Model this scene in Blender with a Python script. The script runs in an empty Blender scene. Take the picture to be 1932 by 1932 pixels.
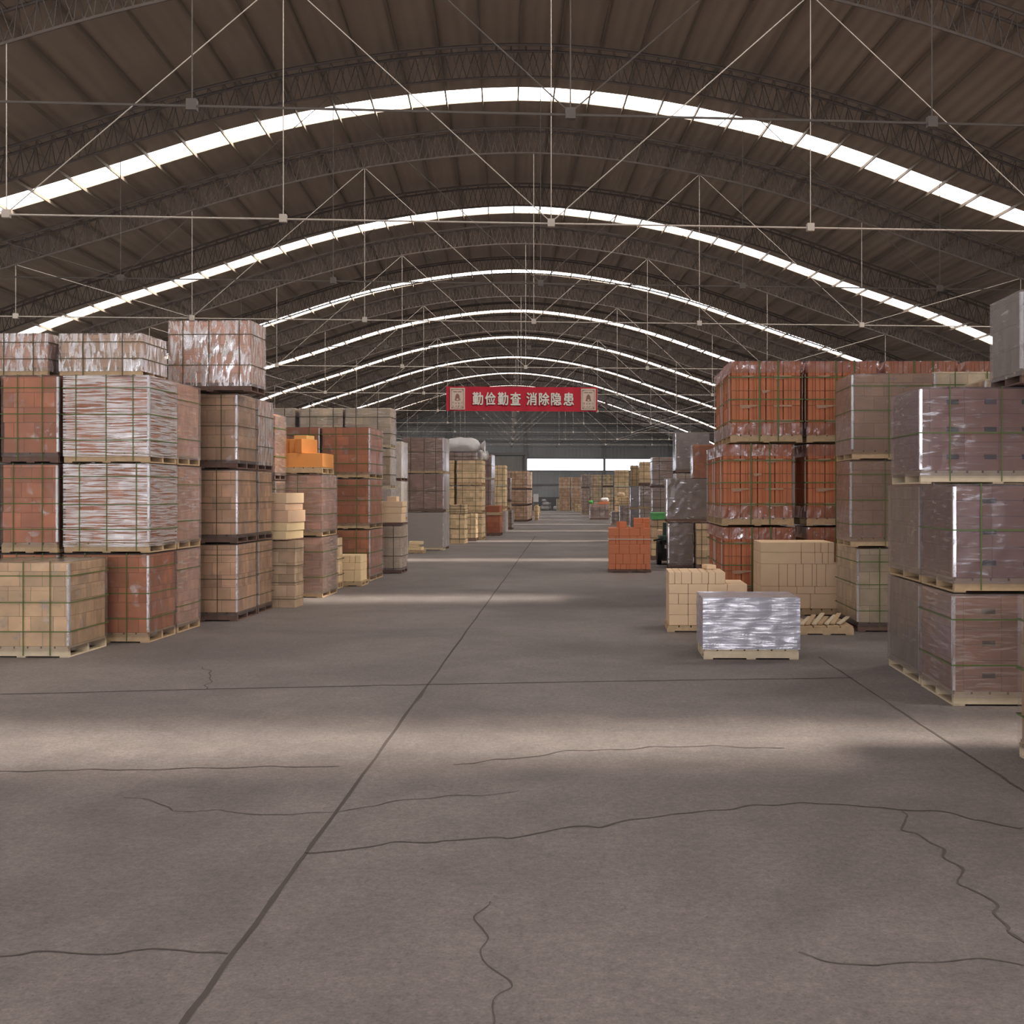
import bpy, math, random
from mathutils import Vector, Matrix, noise
R = math.radians
random.seed(7)
scene = bpy.context.scene
col = scene.collection

# ------------------------------------------------------------------ camera, light, exposure
F, PX, PY, EYE = 2100.0, 1095.0, 929.0, 1.65      # focal length and principal point in pixels of a 1932 frame, eye height in metres
cam_d = bpy.data.cameras.new('camera')
cam_d.sensor_width = 36.0
cam_d.lens = F / 1932.0 * 36.0
cam_d.shift_x = -(PX - 966.0) / 1932.0
cam_d.shift_y = -(966.0 - PY) / 1932.0
cam_d.clip_end = 400
cam = bpy.data.objects.new('camera', cam_d)
cam.location = (0, 0, EYE)
cam.rotation_euler = (R(90), 0, 0)
col.objects.link(cam)
scene.camera = cam

scene.view_settings.view_transform = 'Standard'
scene.view_settings.look = 'None'
scene.view_settings.gamma = 1.0
scene.view_settings.use_curve_mapping = False
scene.view_settings.exposure = 0.02

world = bpy.data.worlds.new('daylight_sky')
scene.world = world
world.use_nodes = True
wn = world.node_tree
wn.nodes['Background'].inputs[0].default_value = (0.86, 0.9, 1.0, 1)
wn.nodes['Background'].inputs[1].default_value = 2.0

SUN_DIR = Vector((-0.70, 0.135, -1.0))
SKY_L = 4.3
sd = bpy.data.lights.new('sun', 'SUN')
sd.energy = 8.3
sd.angle = R(5.6)
sd.color = (1.0, 0.90, 0.76)
so = bpy.data.objects.new('sun', sd)
so.rotation_euler = SUN_DIR.to_track_quat('-Z', 'Y').to_euler()
so.location = (20, -2, 20)
col.objects.link(so)

# added wide fill sun for the left stacks, standing for scatter in the strips
hd = bpy.data.lights.new('strip_scatter_fill', 'SUN')
hd.energy = 27.0
hd.angle = R(75)
hd.color = (1.0, 0.91, 0.80)
ho = bpy.data.objects.new('strip_scatter_fill', hd)
ho.rotation_euler = Vector((-1.45, 0.12, -1.0)).to_track_quat('-Z', 'Y').to_euler()
ho.location = (24, -2, 20)
col.objects.link(ho)

TH = math.atan(0.069)                              # the hall is turned a little from the view axis
X0 = 0.74
def P(u, v, h):
    return (X0 + u*math.cos(TH) - v*math.sin(TH), u*math.sin(TH) + v*math.cos(TH), h)

# daylight through the open entrance behind the camera
ad = bpy.data.lights.new('entrance_daylight', 'AREA')
ad.shape = 'RECTANGLE'; ad.size = 18.0; ad.size_y = 4.9
ad.energy = 960
ad.color = (1.0, .95, .94)
ao = bpy.data.objects.new('entrance_daylight', ad)
ao.location = P(-3.5, -9.9, 2.7)
ao.rotation_euler = (R(90), 0, TH + math.pi)
ao.rotation_euler = Vector((-math.sin(TH), math.cos(TH), 0)).to_track_quat('-Z', 'Y').to_euler()
col.objects.link(ao)

# ------------------------------------------------------------------ helpers
class MB:
    """collects boxes, tubes and grids into ONE mesh, uv in metres"""
    def __init__(s): s.v = []; s.f = []; s.uv = []
    def face(s, pts, uvs=None):
        b = len(s.v); s.v += [tuple(p) for p in pts]; s.f.append(tuple(range(b, b+len(pts))))
        s.uv += (uvs or [(0, 0)]*len(pts))
    def box(s, x0, x1, y0, y1, z0, z1, skip='', uo=(0, 0), side=1.0):
        ox, oy = uo
        F_ = {
         'f': ([(x0,y0,z0),(x1,y0,z0),(x1,y0,z1),(x0,y0,z1)], [(x0+ox,z0+oy),(x1+ox,z0+oy),(x1+ox,z1+oy),(x0+ox,z1+oy)]),
         'b': ([(x1,y1,z0),(x0,y1,z0),(x0,y1,z1),(x1,y1,z1)], [(x1+ox,z0+oy),(x0+ox,z0+oy),(x0+ox,z1+oy),(x1+ox,z1+oy)]),
         'r': ([(x1,y0,z0),(x1,y1,z0),(x1,y1,z1),(x1,y0,z1)], [(y0*side+ox,z0+oy),(y1*side+ox,z0+oy),(y1*side+ox,z1+oy),(y0*side+ox,z1+oy)]),
         'l': ([(x0,y1,z0),(x0,y0,z0),(x0,y0,z1),(x0,y1,z1)], [(y1*side+ox,z0+oy),(y0*side+ox,z0+oy),(y0*side+ox,z1+oy),(y1*side+ox,z1+oy)]),
         't': ([(x0,y0,z1),(x1,y0,z1),(x1,y1,z1),(x0,y1,z1)], [(x0,y0),(x1,y0),(x1,y1),(x0,y1)]),
         'd': ([(x0,y1,z0),(x1,y1,z0),(x1,y0,z0),(x0,y0,z0)], [(x0,y1),(x1,y1),(x1,y0),(x0,y0)])}
        for k, (p, u) in F_.items():
            if k not in skip: s.face(p, u)
    def tube(s, p, q, r, n=5, caps=False):
        p = Vector(p); q = Vector(q); d = (q-p)
        if d.length < 1e-6: return
        d.normalize()
        a = d.cross(Vector((0, 0, 1)))
        if a.length < 1e-3: a = d.cross(Vector((1, 0, 0)))
        a.normalize(); b = d.cross(a)
        ring = [(math.cos(2*math.pi*i/n), math.sin(2*math.pi*i/n)) for i in range(n)]
        A = [p + (a*c + b*e)*r for c, e in ring]; B = [q + (a*c + b*e)*r for c, e in ring]
        for i in range(n):
            j = (i+1) % n
            s.face([A[i], A[j], B[j], B[i]], [(i/n, 0), ((i+1)/n, 0), ((i+1)/n, 1), (i/n, 1)])
        if caps: s.face(A[::-1]); s.face(B)
    def obox(s, p, q, w, h, n=None):
        """bar from p to q, w wide (horizontal), h high"""
        p = Vector(p); q = Vector(q); d = (q-p).normalized()
        a = d.cross(Vector((0, 0, 1)))
        if a.length < 1e-3: a = Vector((1, 0, 0))
        a.normalize(); b = a.cross(d)
        c = [(-w/2, -h/2), (w/2, -h/2), (w/2, h/2), (-w/2, h/2)]
        A = [p + a*i + b*j for i, j in c]; B = [q + a*i + b*j for i, j in c]
        L = (q-p).length
        for i in range(4):
            j = (i+1) % 4
            s.face([A[i], A[j], B[j], B[i]], [(0, 0), (0, .1), (L, .1), (L, 0)])
        s.face(A[::-1]); s.face(B)
    def build(s, name, mat, parent=None, smooth=False, merge=False):
        me = bpy.data.meshes.new(name)
        me.from_pydata(s.v, [], s.f)
        uvl = me.uv_layers.new(name='UVMap')
        for i, u in enumerate(s.uv): uvl.data[i].uv = u
        if merge:
            import bmesh
            bm = bmesh.new(); bm.from_mesh(me)
            bmesh.ops.remove_doubles(bm, verts=bm.verts, dist=1e-4)
            bm.to_mesh(me); bm.free()
        if smooth:
            for p in me.polygons: p.use_smooth = True
        me.materials.append(mat)
        me.update()
        return link(name, me, parent)
def link(name, data, parent=None):
    o = bpy.data.objects.new(name, data); col.objects.link(o)
    if parent is not None: o.parent = parent
    return o
def tag(o, label=None, cat=None, group=None, kind=None):
    if label:
        n = len(label.split())
        if not 4 <= n <= 16: print('LABLEN', n, label)
        o['label'] = label
    if cat: o['category'] = cat
    if group: o['group'] = group
    if kind: o['kind'] = kind
    return o
def empty(name, loc=(0, 0, 0), rz=0.0):
    o = link(name, None); o.location = loc; o.rotation_euler = (0, 0, rz); o.empty_display_size = .2
    return o
def copy_tree(o, parent=None):
    c = o.copy(); col.objects.link(c); c.parent = parent
    for ch in [k for k in o.children]: copy_tree(ch, c)
    return c
def floor_y(py): return EYE*F/(py - PY)
def wx(px, Y): return (px - PX)*Y/F
def wz(py, Y): return EYE - (py - PY)*Y/F
def flpt(px, py):
    Y = floor_y(py); return Vector((wx(px, Y), Y, 0))

# ------------------------------------------------------------------ materials
def newmat(name):
    m = bpy.data.materials.new(name); m.use_nodes = True
    nt = m.node_tree; nt.nodes.clear()
    out = nt.nodes.new('ShaderNodeOutputMaterial')
    return m, nt, out
def N(nt, t, **kw):
    n = nt.nodes.new(t)
    for k, v in kw.items():
        if k.startswith('i_'):
            key = k[2:]
            n.inputs[int(key) if key.isdigit() else key.replace('_', ' ')].default_value = v
        else: setattr(n, k, v)
    return n
def c4(c): return (c[0], c[1], c[2], 1.0)
def simple(name, c, rough=.6, metal=0.0, var=0.12, scale=6.0, spec=.4, bump=0.0):
    m, nt, out = newmat(name)
    b = N(nt, 'ShaderNodeBsdfPrincipled', i_Roughness=rough, i_Metallic=metal)
    b.inputs['Specular IOR Level'].default_value = spec
    tc = N(nt, 'ShaderNodeTexCoord'); no = N(nt, 'ShaderNodeTexNoise', i_Scale=scale, i_Detail=5.0)
    nt.links.new(tc.outputs['Object'], no.inputs['Vector'])
    mx = N(nt, 'ShaderNodeMix', data_type='RGBA')
    mx.inputs[6].default_value = c4([x*(1-var) for x in c]); mx.inputs[7].default_value = c4([min(1, x*(1+var)) for x in c])
    nt.links.new(no.outputs['Fac'], mx.inputs[0]); nt.links.new(mx.outputs[2], b.inputs['Base Color'])
    if bump:
        bp = N(nt, 'ShaderNodeBump', i_Strength=bump, i_Distance=.01)
        nt.links.new(no.outputs['Fac'], bp.inputs['Height']); nt.links.new(bp.outputs[0], b.inputs['Normal'])
    nt.links.new(b.outputs[0], out.inputs[0])
    return m
def brickmat(name, c, bw=.23, bh=.16, off=.5, var=.18, mort=.005, dark=.5, wear=.16):
    """coursed bricks laid dry: joints are shadow gaps, colours vary brick to brick and pack to pack"""
    m, nt, out = newmat(name)
    b = N(nt, 'ShaderNodeBsdfPrincipled', i_Roughness=.85)
    b.inputs['Specular IOR Level'].default_value = .25
    uv = N(nt, 'ShaderNodeUVMap', uv_map='UVMap')
    oi = N(nt, 'ShaderNodeObjectInfo')
    br = N(nt, 'ShaderNodeTexBrick', offset=off, i_Scale=1.0)
    br.inputs['Mortar Size'].default_value = mort/2
    br.inputs['Mortar Smooth'].default_value = .3
    br.inputs['Brick Width'].default_value = bw; br.inputs['Row Height'].default_value = bh
    br.inputs['Bias'].default_value = 0.0
    br.inputs['Color1'].default_value = c4([x*(1-var) for x in c]); br.inputs['Color2'].default_value = c4([min(1, x*(1+var)) for x in c])
    br.inputs['Mortar'].default_value = c4([x*dark for x in c])
    nt.links.new(uv.outputs[0], br.inputs['Vector'])
    no = N(nt, 'ShaderNodeTexNoise', i_Scale=5.0, i_Detail=6.0)
    nt.links.new(uv.outputs[0], no.inputs['Vector'])
    hs = N(nt, 'ShaderNodeHueSaturation')
    mr = N(nt, 'ShaderNodeMapRange'); mr.inputs[3].default_value = .88; mr.inputs[4].default_value = 1.14
    nt.links.new(oi.outputs['Random'], mr.inputs[0]); nt.links.new(mr.outputs[0], hs.inputs['Value'])
    mr2 = N(nt, 'ShaderNodeMapRange'); mr2.inputs[1].default_value = .3; mr2.inputs[2].default_value = .7
    mr2.inputs[3].default_value = 1-wear; mr2.inputs[4].default_value = 1.10
    nt.links.new(no.outputs['Fac'], mr2.inputs[0])
    mul = N(nt, 'ShaderNodeVectorMath', operation='SCALE')
    nt.links.new(br.outputs['Color'], mul.inputs[0]); nt.links.new(mr2.outputs[0], mul.inputs['Scale'])
    nt.links.new(mul.outputs[0], hs.inputs['Color']); nt.links.new(hs.outputs[0], b.inputs['Base Color'])
    bp = N(nt, 'ShaderNodeBump', i_Strength=.7, i_Distance=.008, invert=True)
    nt.links.new(br.outputs['Fac'], bp.inputs['Height']); nt.links.new(bp.outputs[0], b.inputs['Normal'])
    nt.links.new(b.outputs[0], out.inputs[0])
    return m
def film(name, su=8., sv=8., haze=.12, hcol=(.8, .78, .8), streak=.35, gl=.5, rough=.2, bump=.5, lo=.52, hi=.68, warp=.6, base=.25):
    """stretch film: see-through sheet with milky haze, painted pale glare streaks and glossy wrinkles"""
    m, nt, out = newmat(name)
    uv = N(nt, 'ShaderNodeUVMap', uv_map='UVMap'); oi = N(nt, 'ShaderNodeObjectInfo')
    mp = N(nt, 'ShaderNodeMapping'); mp.inputs['Scale'].default_value = (su, sv, 1)
    cx = N(nt, 'ShaderNodeCombineXYZ')
    sc = N(nt, 'ShaderNodeMath', operation='MULTIPLY', i_1=37.0)
    nt.links.new(oi.outputs['Random'], sc.inputs[0]); nt.links.new(sc.outputs[0], cx.inputs[0]); nt.links.new(sc.outputs[0], cx.inputs[1])
    nt.links.new(uv.outputs[0], mp.inputs['Vector']); nt.links.new(cx.outputs[0], mp.inputs['Location'])
    no = N(nt, 'ShaderNodeTexNoise', i_Scale=1.0, i_Detail=4.0, i_Roughness=.6, i_Distortion=warp)
    nt.links.new(mp.outputs[0], no.inputs['Vector'])
    big = N(nt, 'ShaderNodeTexNoise', i_Scale=1.6, i_Detail=2.0)
    ad_ = N(nt, 'ShaderNodeVectorMath', operation='ADD')
    nt.links.new(uv.outputs[0], ad_.inputs[0]); nt.links.new(cx.outputs[0], ad_.inputs[1]); nt.links.new(ad_.outputs[0], big.inputs['Vector'])
    bm_ = N(nt, 'ShaderNodeMapRange'); bm_.inputs[1].default_value = .4; bm_.inputs[2].default_value = .62; bm_.inputs[3].default_value = base
    nt.links.new(big.outputs['Fac'], bm_.inputs[0])
    rp = N(nt, 'ShaderNodeMapRange'); rp.inputs[1].default_value = lo; rp.inputs[2].default_value = hi
    nt.links.new(no.outputs['Fac'], rp.inputs[0])
    mk = N(nt, 'ShaderNodeMath', operation='MULTIPLY'); nt.links.new(rp.outputs[0], mk.inputs[0]); nt.links.new(bm_.outputs[0], mk.inputs[1])
    bp = N(nt, 'ShaderNodeBump', i_Strength=bump, i_Distance=.006); nt.links.new(no.outputs['Fac'], bp.inputs['Height'])
    tr = N(nt, 'ShaderNodeBsdfTransparent'); tr.inputs[0].default_value = (.98, .97, .965, 1)
    df = N(nt, 'ShaderNodeBsdfDiffuse'); df.inputs[0].default_value = c4(hcol)
    gs = N(nt, 'ShaderNodeBsdfGlossy', i_Roughness=rough); gs.inputs[0].default_value = (.95, .95, 1, 1)
    nt.links.new(bp.outputs[0], gs.inputs['Normal'])
    hz = N(nt, 'ShaderNodeMath', operation='MULTIPLY_ADD', use_clamp=True); hz.inputs[1].default_value = streak; hz.inputs[2].default_value = haze  # streak paints pale glare along the folds as diffuse colour
    nt.links.new(mk.outputs[0], hz.inputs[0])
    m1 = N(nt, 'ShaderNodeMixShader'); nt.links.new(hz.outputs[0], m1.inputs[0]); nt.links.new(tr.outputs[0], m1.inputs[1]); nt.links.new(df.outputs[0], m1.inputs[2])
    fr = N(nt, 'ShaderNodeFresnel', i_IOR=1.5); nt.links.new(bp.outputs[0], fr.inputs['Normal'])
    g1 = N(nt, 'ShaderNodeMath', operation='MULTIPLY_ADD', use_clamp=True)
    nt.links.new(mk.outputs[0], g1.inputs[0]); g1.inputs[1].default_value = gl; nt.links.new(fr.outputs[0], g1.inputs[2])
    m2 = N(nt, 'ShaderNodeMixShader'); nt.links.new(g1.outputs[0], m2.inputs[0]); nt.links.new(m1.outputs[0], m2.inputs[1]); nt.links.new(gs.outputs[0], m2.inputs[2])
    nt.links.new(m2.outputs[0], out.inputs[0])
    return m
def glow(name, c, s, through=.0):
    m, nt, out = newmat(name)
    e = N(nt, 'ShaderNodeEmission', i_Strength=s); e.inputs[0].default_value = c4(c)
    if through:
        t = N(nt, 'ShaderNodeBsdfTransparent'); t.inputs[0].default_value = (through,)*3 + (1,)
        a = N(nt, 'ShaderNodeAddShader'); nt.links.new(e.outputs[0], a.inputs[0]); nt.links.new(t.outputs[0], a.inputs[1])
        nt.links.new(a.outputs[0], out.inputs[0])
    else: nt.links.new(e.outputs[0], out.inputs[0])
    return m
def concrete():
    m, nt, out = newmat('worn_concrete')
    b = N(nt, 'ShaderNodeBsdfPrincipled'); b.inputs['Specular IOR Level'].default_value = .3
    tc = N(nt, 'ShaderNodeTexCoord')
    def noi(s, d=6, r=.6, w=0.):
        n = N(nt, 'ShaderNodeTexNoise', i_Scale=s, i_Detail=float(d), i_Roughness=r, i_Distortion=w); nt.links.new(tc.outputs['Object'], n.inputs['Vector']); return n
    big = noi(.35, 5, .6, .5); mid = noi(3.0, 8, .7); fine = noi(70., 4, .7)
    r1 = N(nt, 'ShaderNodeValToRGB'); e = r1.color_ramp.elements
    e[0].position = .3; e[0].color = (.150, .130, .125, 1); e[1].position = .72; e[1].color = (.255, .222, .212, 1)
    nt.links.new(big.outputs['Fac'], r1.inputs[0])
    def mulr(src, lo, hi, a, bb, cin):
        mr = N(nt, 'ShaderNodeMapRange'); mr.inputs[1].default_value = lo; mr.inputs[2].default_value = hi; mr.inputs[3].default_value = a; mr.inputs[4].default_value = bb
        nt.links.new(src, mr.inputs[0]); v = N(nt, 'ShaderNodeVectorMath', operation='SCALE')
        nt.links.new(cin, v.inputs[0]); nt.links.new(mr.outputs[0], v.inputs['Scale']); return v.outputs[0]
    grain = noi(24., 6, .75)
    o = mulr(mid.outputs['Fac'], .3, .7, .80, 1.14, r1.outputs[0])
    o = mulr(fine.outputs['Fac'], .3, .7, .74, 1.18, o)
    o = mulr(grain.outputs['Fac'], .34, .62, .82, 1.10, o)
    vo = N(nt, 'ShaderNodeTexVoronoi', i_Scale=30.0); nt.links.new(tc.outputs['Object'], vo.inputs['Vector'])
    o = mulr(vo.outputs['Distance'], .05, .16, .62, 1.0, o)
    nt.links.new(o, b.inputs['Base Color'])
    rr = N(nt, 'ShaderNodeMapRange'); rr.inputs[3].default_value = .5; rr.inputs[4].default_value = .8
    nt.links.new(mid.outputs['Fac'], rr.inputs[0]); nt.links.new(rr.outputs[0], b.inputs['Roughness'])
    bp = N(nt, 'ShaderNodeBump', i_Strength=.35, i_Distance=.006); nt.links.new(fine.outputs['Fac'], bp.inputs['Height'])
    nt.links.new(bp.outputs[0], b.inputs['Normal']); nt.links.new(b.outputs[0], out.inputs[0])
    return m
def ribbed(name, c, per=.2, rough=.55, axis=0):
    m, nt, out = newmat(name)
    b = N(nt, 'ShaderNodeBsdfPrincipled', i_Roughness=rough)
    uv = N(nt, 'ShaderNodeUVMap', uv_map='UVMap'); sp = N(nt, 'ShaderNodeSeparateXYZ'); nt.links.new(uv.outputs[0], sp.inputs[0])
    mm = N(nt, 'ShaderNodeMath', operation='MULTIPLY', i_1=2*math.pi/per); nt.links.new(sp.outputs[axis], mm.inputs[0])
    sn = N(nt, 'ShaderNodeMath', operation='SINE'); nt.links.new(mm.outputs[0], sn.inputs[0])
    bp = N(nt, 'ShaderNodeBump', i_Strength=.5, i_Distance=.02); nt.links.new(sn.outputs[0], bp.inputs['Height']); nt.links.new(bp.outputs[0], b.inputs['Normal'])
    no = N(nt, 'ShaderNodeTexNoise', i_Scale=.6, i_Detail=5.0); nt.links.new(uv.outputs[0], no.inputs['Vector'])
    mx = N(nt, 'ShaderNodeMix', data_type='RGBA'); mx.inputs[6].default_value = c4([x*.82 for x in c]); mx.inputs[7].default_value = c4([x*1.15 for x in c])
    nt.links.new(no.outputs['Fac'], mx.inputs[0]); nt.links.new(mx.outputs[2], b.inputs['Base Color']); nt.links.new(b.outputs[0], out.inputs[0])
    return m

M = {
 'floor': concrete(),
 'joint': simple('dirt_in_joint', (.085, .07, .065), .95),
 'crack': simple('dirt_in_crack', (.10, .082, .075), .95),
 'roof': ribbed('brown_roof_sheet', (.30, .245, .195), .25, .6, 0),
 'purlin': simple('dark_purlin_steel', (.20, .165, .13), .6, .1),
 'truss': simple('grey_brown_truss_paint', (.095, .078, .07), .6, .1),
 'trusschord': simple('truss_chord_paint', (.13, .107, .095), .55, .1),  # somewhat lighter tone for the chords than for the lacing
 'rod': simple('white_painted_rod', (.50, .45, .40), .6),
 'rod_shaded': simple('shaded_white_rod', (.15, .13, .115), .6),  # same white rods, with their shade put into a darker colour
 'wall': ribbed('grey_cladding', (.42, .45, .47), .35, .55, 0),
 'plinth': simple('dark_plinth', (.20, .20, .21), .9),
 'doorpanel': ribbed('grey_green_door_sheet', (.36, .35, .33), .5),
 'steel': simple('grey_steel', (.3, .3, .3), .5, .3),
 'sky': glow('daylit_roof_sheet', (1.0, .90, .82), SKY_L, .8),
 'window': glow('daylit_window', (.90, .92, 1.0), 4.0),
 'wood': simple('pallet_wood', (.50, .36, .22), .85, scale=14, var=.25),
 'paleboard': simple('pale_new_wood', (.62, .52, .37), .85, scale=14, var=.2),
 'darkwood': simple('dark_stained_wood', (.16, .10, .08), .85, scale=12, var=.3),
 'strap': simple('green_strap', (.10, .15, .04), .45, var=.05),
 'darkstrap': simple('dark_strap', (.10, .085, .04), .5, var=.05),
 'whitestrap': simple('grey_strap', (.55, .55, .5), .5, var=.05),
 'edge': simple('silvery_corner_film', (.9, .9, .93), .25, spec=.8, scale=30, bump=.6),
 'paleedge': simple('pale_edge_board', (.62, .53, .46), .7),
 'paper': simple('brown_paper', (.42, .27, .18), .8),
 'red': brickmat('red_brown_brick', (.66, .275, .14), .23, .165),
 'pink': brickmat('pink_brick', (.70, .42, .30), .23, .12),
 'tan': brickmat('tan_brick', (.68, .46, .30), .23, .16),
 'beige': brickmat('beige_brick', (.70, .52, .33), .23, .15),
 'yellow': brickmat('yellow_brick', (.80, .60, .37), .23, .15),
 'pale': brickmat('pale_cream_brick', (.72, .61, .44), .23, .2),
 'cream_sunlit': brickmat('sunlit_cream_brick', (.86, .69, .48), .23, .16),  # cream brick with the sunlight on the far stacks put into its colour
 'rosy': brickmat('rosy_brown_brick', (.52, .35, .25), .23, .16),
 'purple': brickmat('purple_brown_brick', (.47, .28, .225), .25, .2),
 'brown': brickmat('dull_brown_brick', (.46, .33, .23), .24, .16),
 'greyb': brickmat('grey_brown_brick', (.34, .28, .235), .24, .2),
 'darkred': brickmat('dark_red_slab', (.40, .15, .09), .6, .2),
 'cored': brickmat('cored_red_block', (.36, .19, .135), .29, .12, 0.0, .1),
 'tile': simple('terracotta_block', (.60, .22, .11), .8, scale=3, var=.3),
 'orange': simple('bright_orange_block', (.74, .31, .09), .8, var=.08, bump=.2),
 'orange2': simple('yellow_orange_block', (.80, .48, .18), .8, var=.08),
 'firered': simple('fired_red_block', (.58, .20, .10), .85, var=.15, scale=3),
 'beigeblock': simple('beige_loose_block', (.76, .56, .37), .85, var=.10, scale=5),
 'yellowblock': simple('yellow_loose_block', (.78, .60, .36), .85, var=.10, scale=5),
 'peach': simple('peach_loose_block', (.70, .48, .33), .85, var=.12, scale=5),
 'banner': simple('red_cloth', (.42, .010, .032), .75, var=.06),
 'ink': simple('dark_print', (.10, .07, .06), .8),
 'inkbrown': simple('brown_print', (.22, .11, .09), .8),
 'letter': simple('grey_white_lettering', (.62, .60, .56), .7, var=.04),
 'placard': simple('cream_placard', (.52, .42, .36), .7, var=.05),
 'bag': simple('white_woven_bag', (.62, .60, .60), .6, var=.16, scale=7, bump=1.0),
 'green': simple('green_box_film', (.06, .28, .07), .35, var=.3, scale=8),
 'darkgreen': simple('dark_green_paint', (.03, .08, .05), .4),
 'black': simple('black_rubber_and_hole_shade', (.015, .014, .014), .6),
 'whitepaint': simple('white_appliance_paint', (.66, .66, .68), .45),
}
FILM = {
 'clear': film('clear_wrap', 6, 6, .06, hcol=(.75, .66, .62), streak=.22, gl=.3, rough=.2, bump=.35, lo=.56, hi=.7),
 'hstreak': film('tight_wrap_with_crosswise_folds', 2.4, 60, .05, hcol=(1.0, .90, .86), streak=.95, gl=.7, rough=.2, bump=.8, lo=.44, hi=.55, warp=.3, base=.55),  # near-white streaks paint the glare on the folds
 'hlight': film('wrap_with_faint_crosswise_folds', 4, 34, .14, hcol=(.80, .66, .60), streak=.3, gl=.3, rough=.25, bump=.6, lo=.5, hi=.65, warp=.4),
 'vstreak': film('wrap_with_upright_folds', 20, 4.5, .14, hcol=(1.0, .90, .86), streak=.8, gl=.8, rough=.2, bump=.8, lo=.46, hi=.57, warp=.6, base=.4),
 'grey': film('dusty_grey_wrap', 5, 16, .38, hcol=(.38, .32, .29), streak=.25, gl=.6, rough=.2, bump=.4, lo=.60, hi=.70, warp=.5),
 'dusty': film('dusty_brown_wrap', 4, 26, .34, hcol=(.38, .27, .22), streak=.16, gl=.2, rough=.28, bump=.4, lo=.54, hi=.68),
 'palegrey': film('pale_grey_wrap', 5, 12, .48, hcol=(.66, .60, .56), streak=.2, gl=.4, rough=.25, bump=.3, lo=.58, hi=.7),
 'white': film('crumpled_white_wrap', 14, 8, .42, hcol=(.88, .80, .76), streak=.5, gl=.5, rough=.22, bump=.8, lo=.48, hi=.62),
 'violet': film('cool_grey_wrap', 5, 30, .30, hcol=(.25, .22, .25), streak=.2, gl=.45, rough=.25, bump=.6, lo=.54, hi=.68),
 'silver': film('many_layered_silvery_wrap', 4, 50, .55, hcol=(.62, .62, .76), streak=.3, gl=.85, rough=.26, bump=1.0, lo=.44, hi=.62, warp=.4),
 'corner': film('pale_corner_film', 12, 7, .15, hcol=(.95, .93, .95), streak=.8, gl=.9, rough=.25, bump=.4, lo=.36, hi=.46, warp=.3),
 'crumple': film('crumpled_hood_film', 9, 9, .26, hcol=(.50, .29, .23), streak=.3, gl=.5, rough=.18, bump=1.0, lo=.56, hi=.66, warp=1.6),
}

# ------------------------------------------------------------------ the hall
def drop(u): return .0461*((u*u + 1.0)**.82 - 1.0)*(1 + .10*math.exp(-((abs(u)-9.3)/3.2)**2))
def roof_z(u): return 10.77 - drop(u)
HALF, V0, V1 = 17.5, -10.0, 105.0
NP = 43
US = [-HALF + 2*HALF*i/NP for i in range(NP+1)]
SKY_V = [-4.3, 5.6, 15.6, 25.55, 36.0, 46.1, 56.1, 65.6, 75.3, 85.4, 95.1]
SW = .43

mb = MB()
a, b, c, d = P(-HALF-.3, V0-6, 0), P(HALF+.3, V0-6, 0), P(HALF+.3, V1+.3, 0), P(-HALF-.3, V1+.3, 0)
mb.face([a, b, c, d])
floor = tag(mb.build('floor', M['floor']), kind='structure')

def ribbon(name, pts, w, mat, jit=0.0, sub=14, z=.0025):
    fine_ = []
    for i in range(len(pts)-1):
        for k in range(sub):
            t = k/sub; p = pts[i].lerp(pts[i+1], t)
            fine_.append(p + Vector((noise.noise(p*5)*jit, noise.noise(p*5 + Vector((9, 3, 1)))*jit, 0)))
    fine_.append(pts[-1])
    mb = MB()
    L = []
    for i, p in enumerate(fine_):
        q = fine_[min(i+1, len(fine_)-1)]; o = fine_[max(i-1, 0)]
        t = (q-o).normalized(); n = Vector((-t.y, t.x, 0))
        ww = w*(.55 + .9*abs(noise.noise(p*11)))
        L.append((p + n*ww/2, p - n*ww/2))
    for i in range(len(L)-1):
        A, B = L[i], L[i+1]
        mb.face([(A[0].x, A[0].y, z), (A[1].x, A[1].y, z), (B[1].x, B[1].y, z), (B[0].x, B[0].y, z)])
    return mb.build(name, mat, floor)
Q = lambda *l: [flpt(x, y) for x, y in l]
ribbon('joint', Q((300, 1994), (590, 1593), (845, 1240), (950, 1095), (1010, 1012)), .03, M['joint'], .012)
ribbon('joint', Q((1545, 1240), (1720, 1356), (1860, 1446), (1932, 1494), (2050, 1570)), .022, M['joint'], .012)
ribbon('joint', Q((-60, 1312), (400, 1300), (845, 1291), (1250, 1284), (1610, 1279)), .03, M['joint'], .02)
ribbon('joint', Q((-60, 1457), (250, 1452), (640, 1446)), .016, M['joint'], .05)
ribbon('crack', Q((585, 1606), (760, 1592), (1000, 1575), (1180, 1550), (1400, 1525), (1500, 1514), (1640, 1522), (1760, 1534), (1932, 1562)), .016, M['crack'], .09)
ribbon('crack', Q((1700, 1530), (1705, 1560), (1790, 1612), (1850, 1690), (1905, 1760), (1960, 1800)), .015, M['crack'], .08)
ribbon('crack', Q((-60, 1812), (120, 1800), (300, 1792), (430, 1800)), .013, M['crack'], .06)
ribbon('crack', Q((910, 1700), (905, 1775), (945, 1840), (925, 1932), (930, 2000)), .007, M['crack'], .08)
ribbon('crack', Q((240, 1502), (330, 1530), (450, 1536), (640, 1532), (800, 1508), (980, 1492)), .009, M['crack'], .07)
ribbon('crack', Q((385, 1260), (400, 1272), (390, 1300)), .014, M['crack'], .05)
ribbon('crack', Q((1500, 1800), (1650, 1815), (1780, 1816), (1932, 1822)), .008, M['crack'], .08)
ribbon('crack', Q((845, 1445), (1100, 1416), (1300, 1408), (1480, 1412)), .012, M['crack'], .08)

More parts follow.
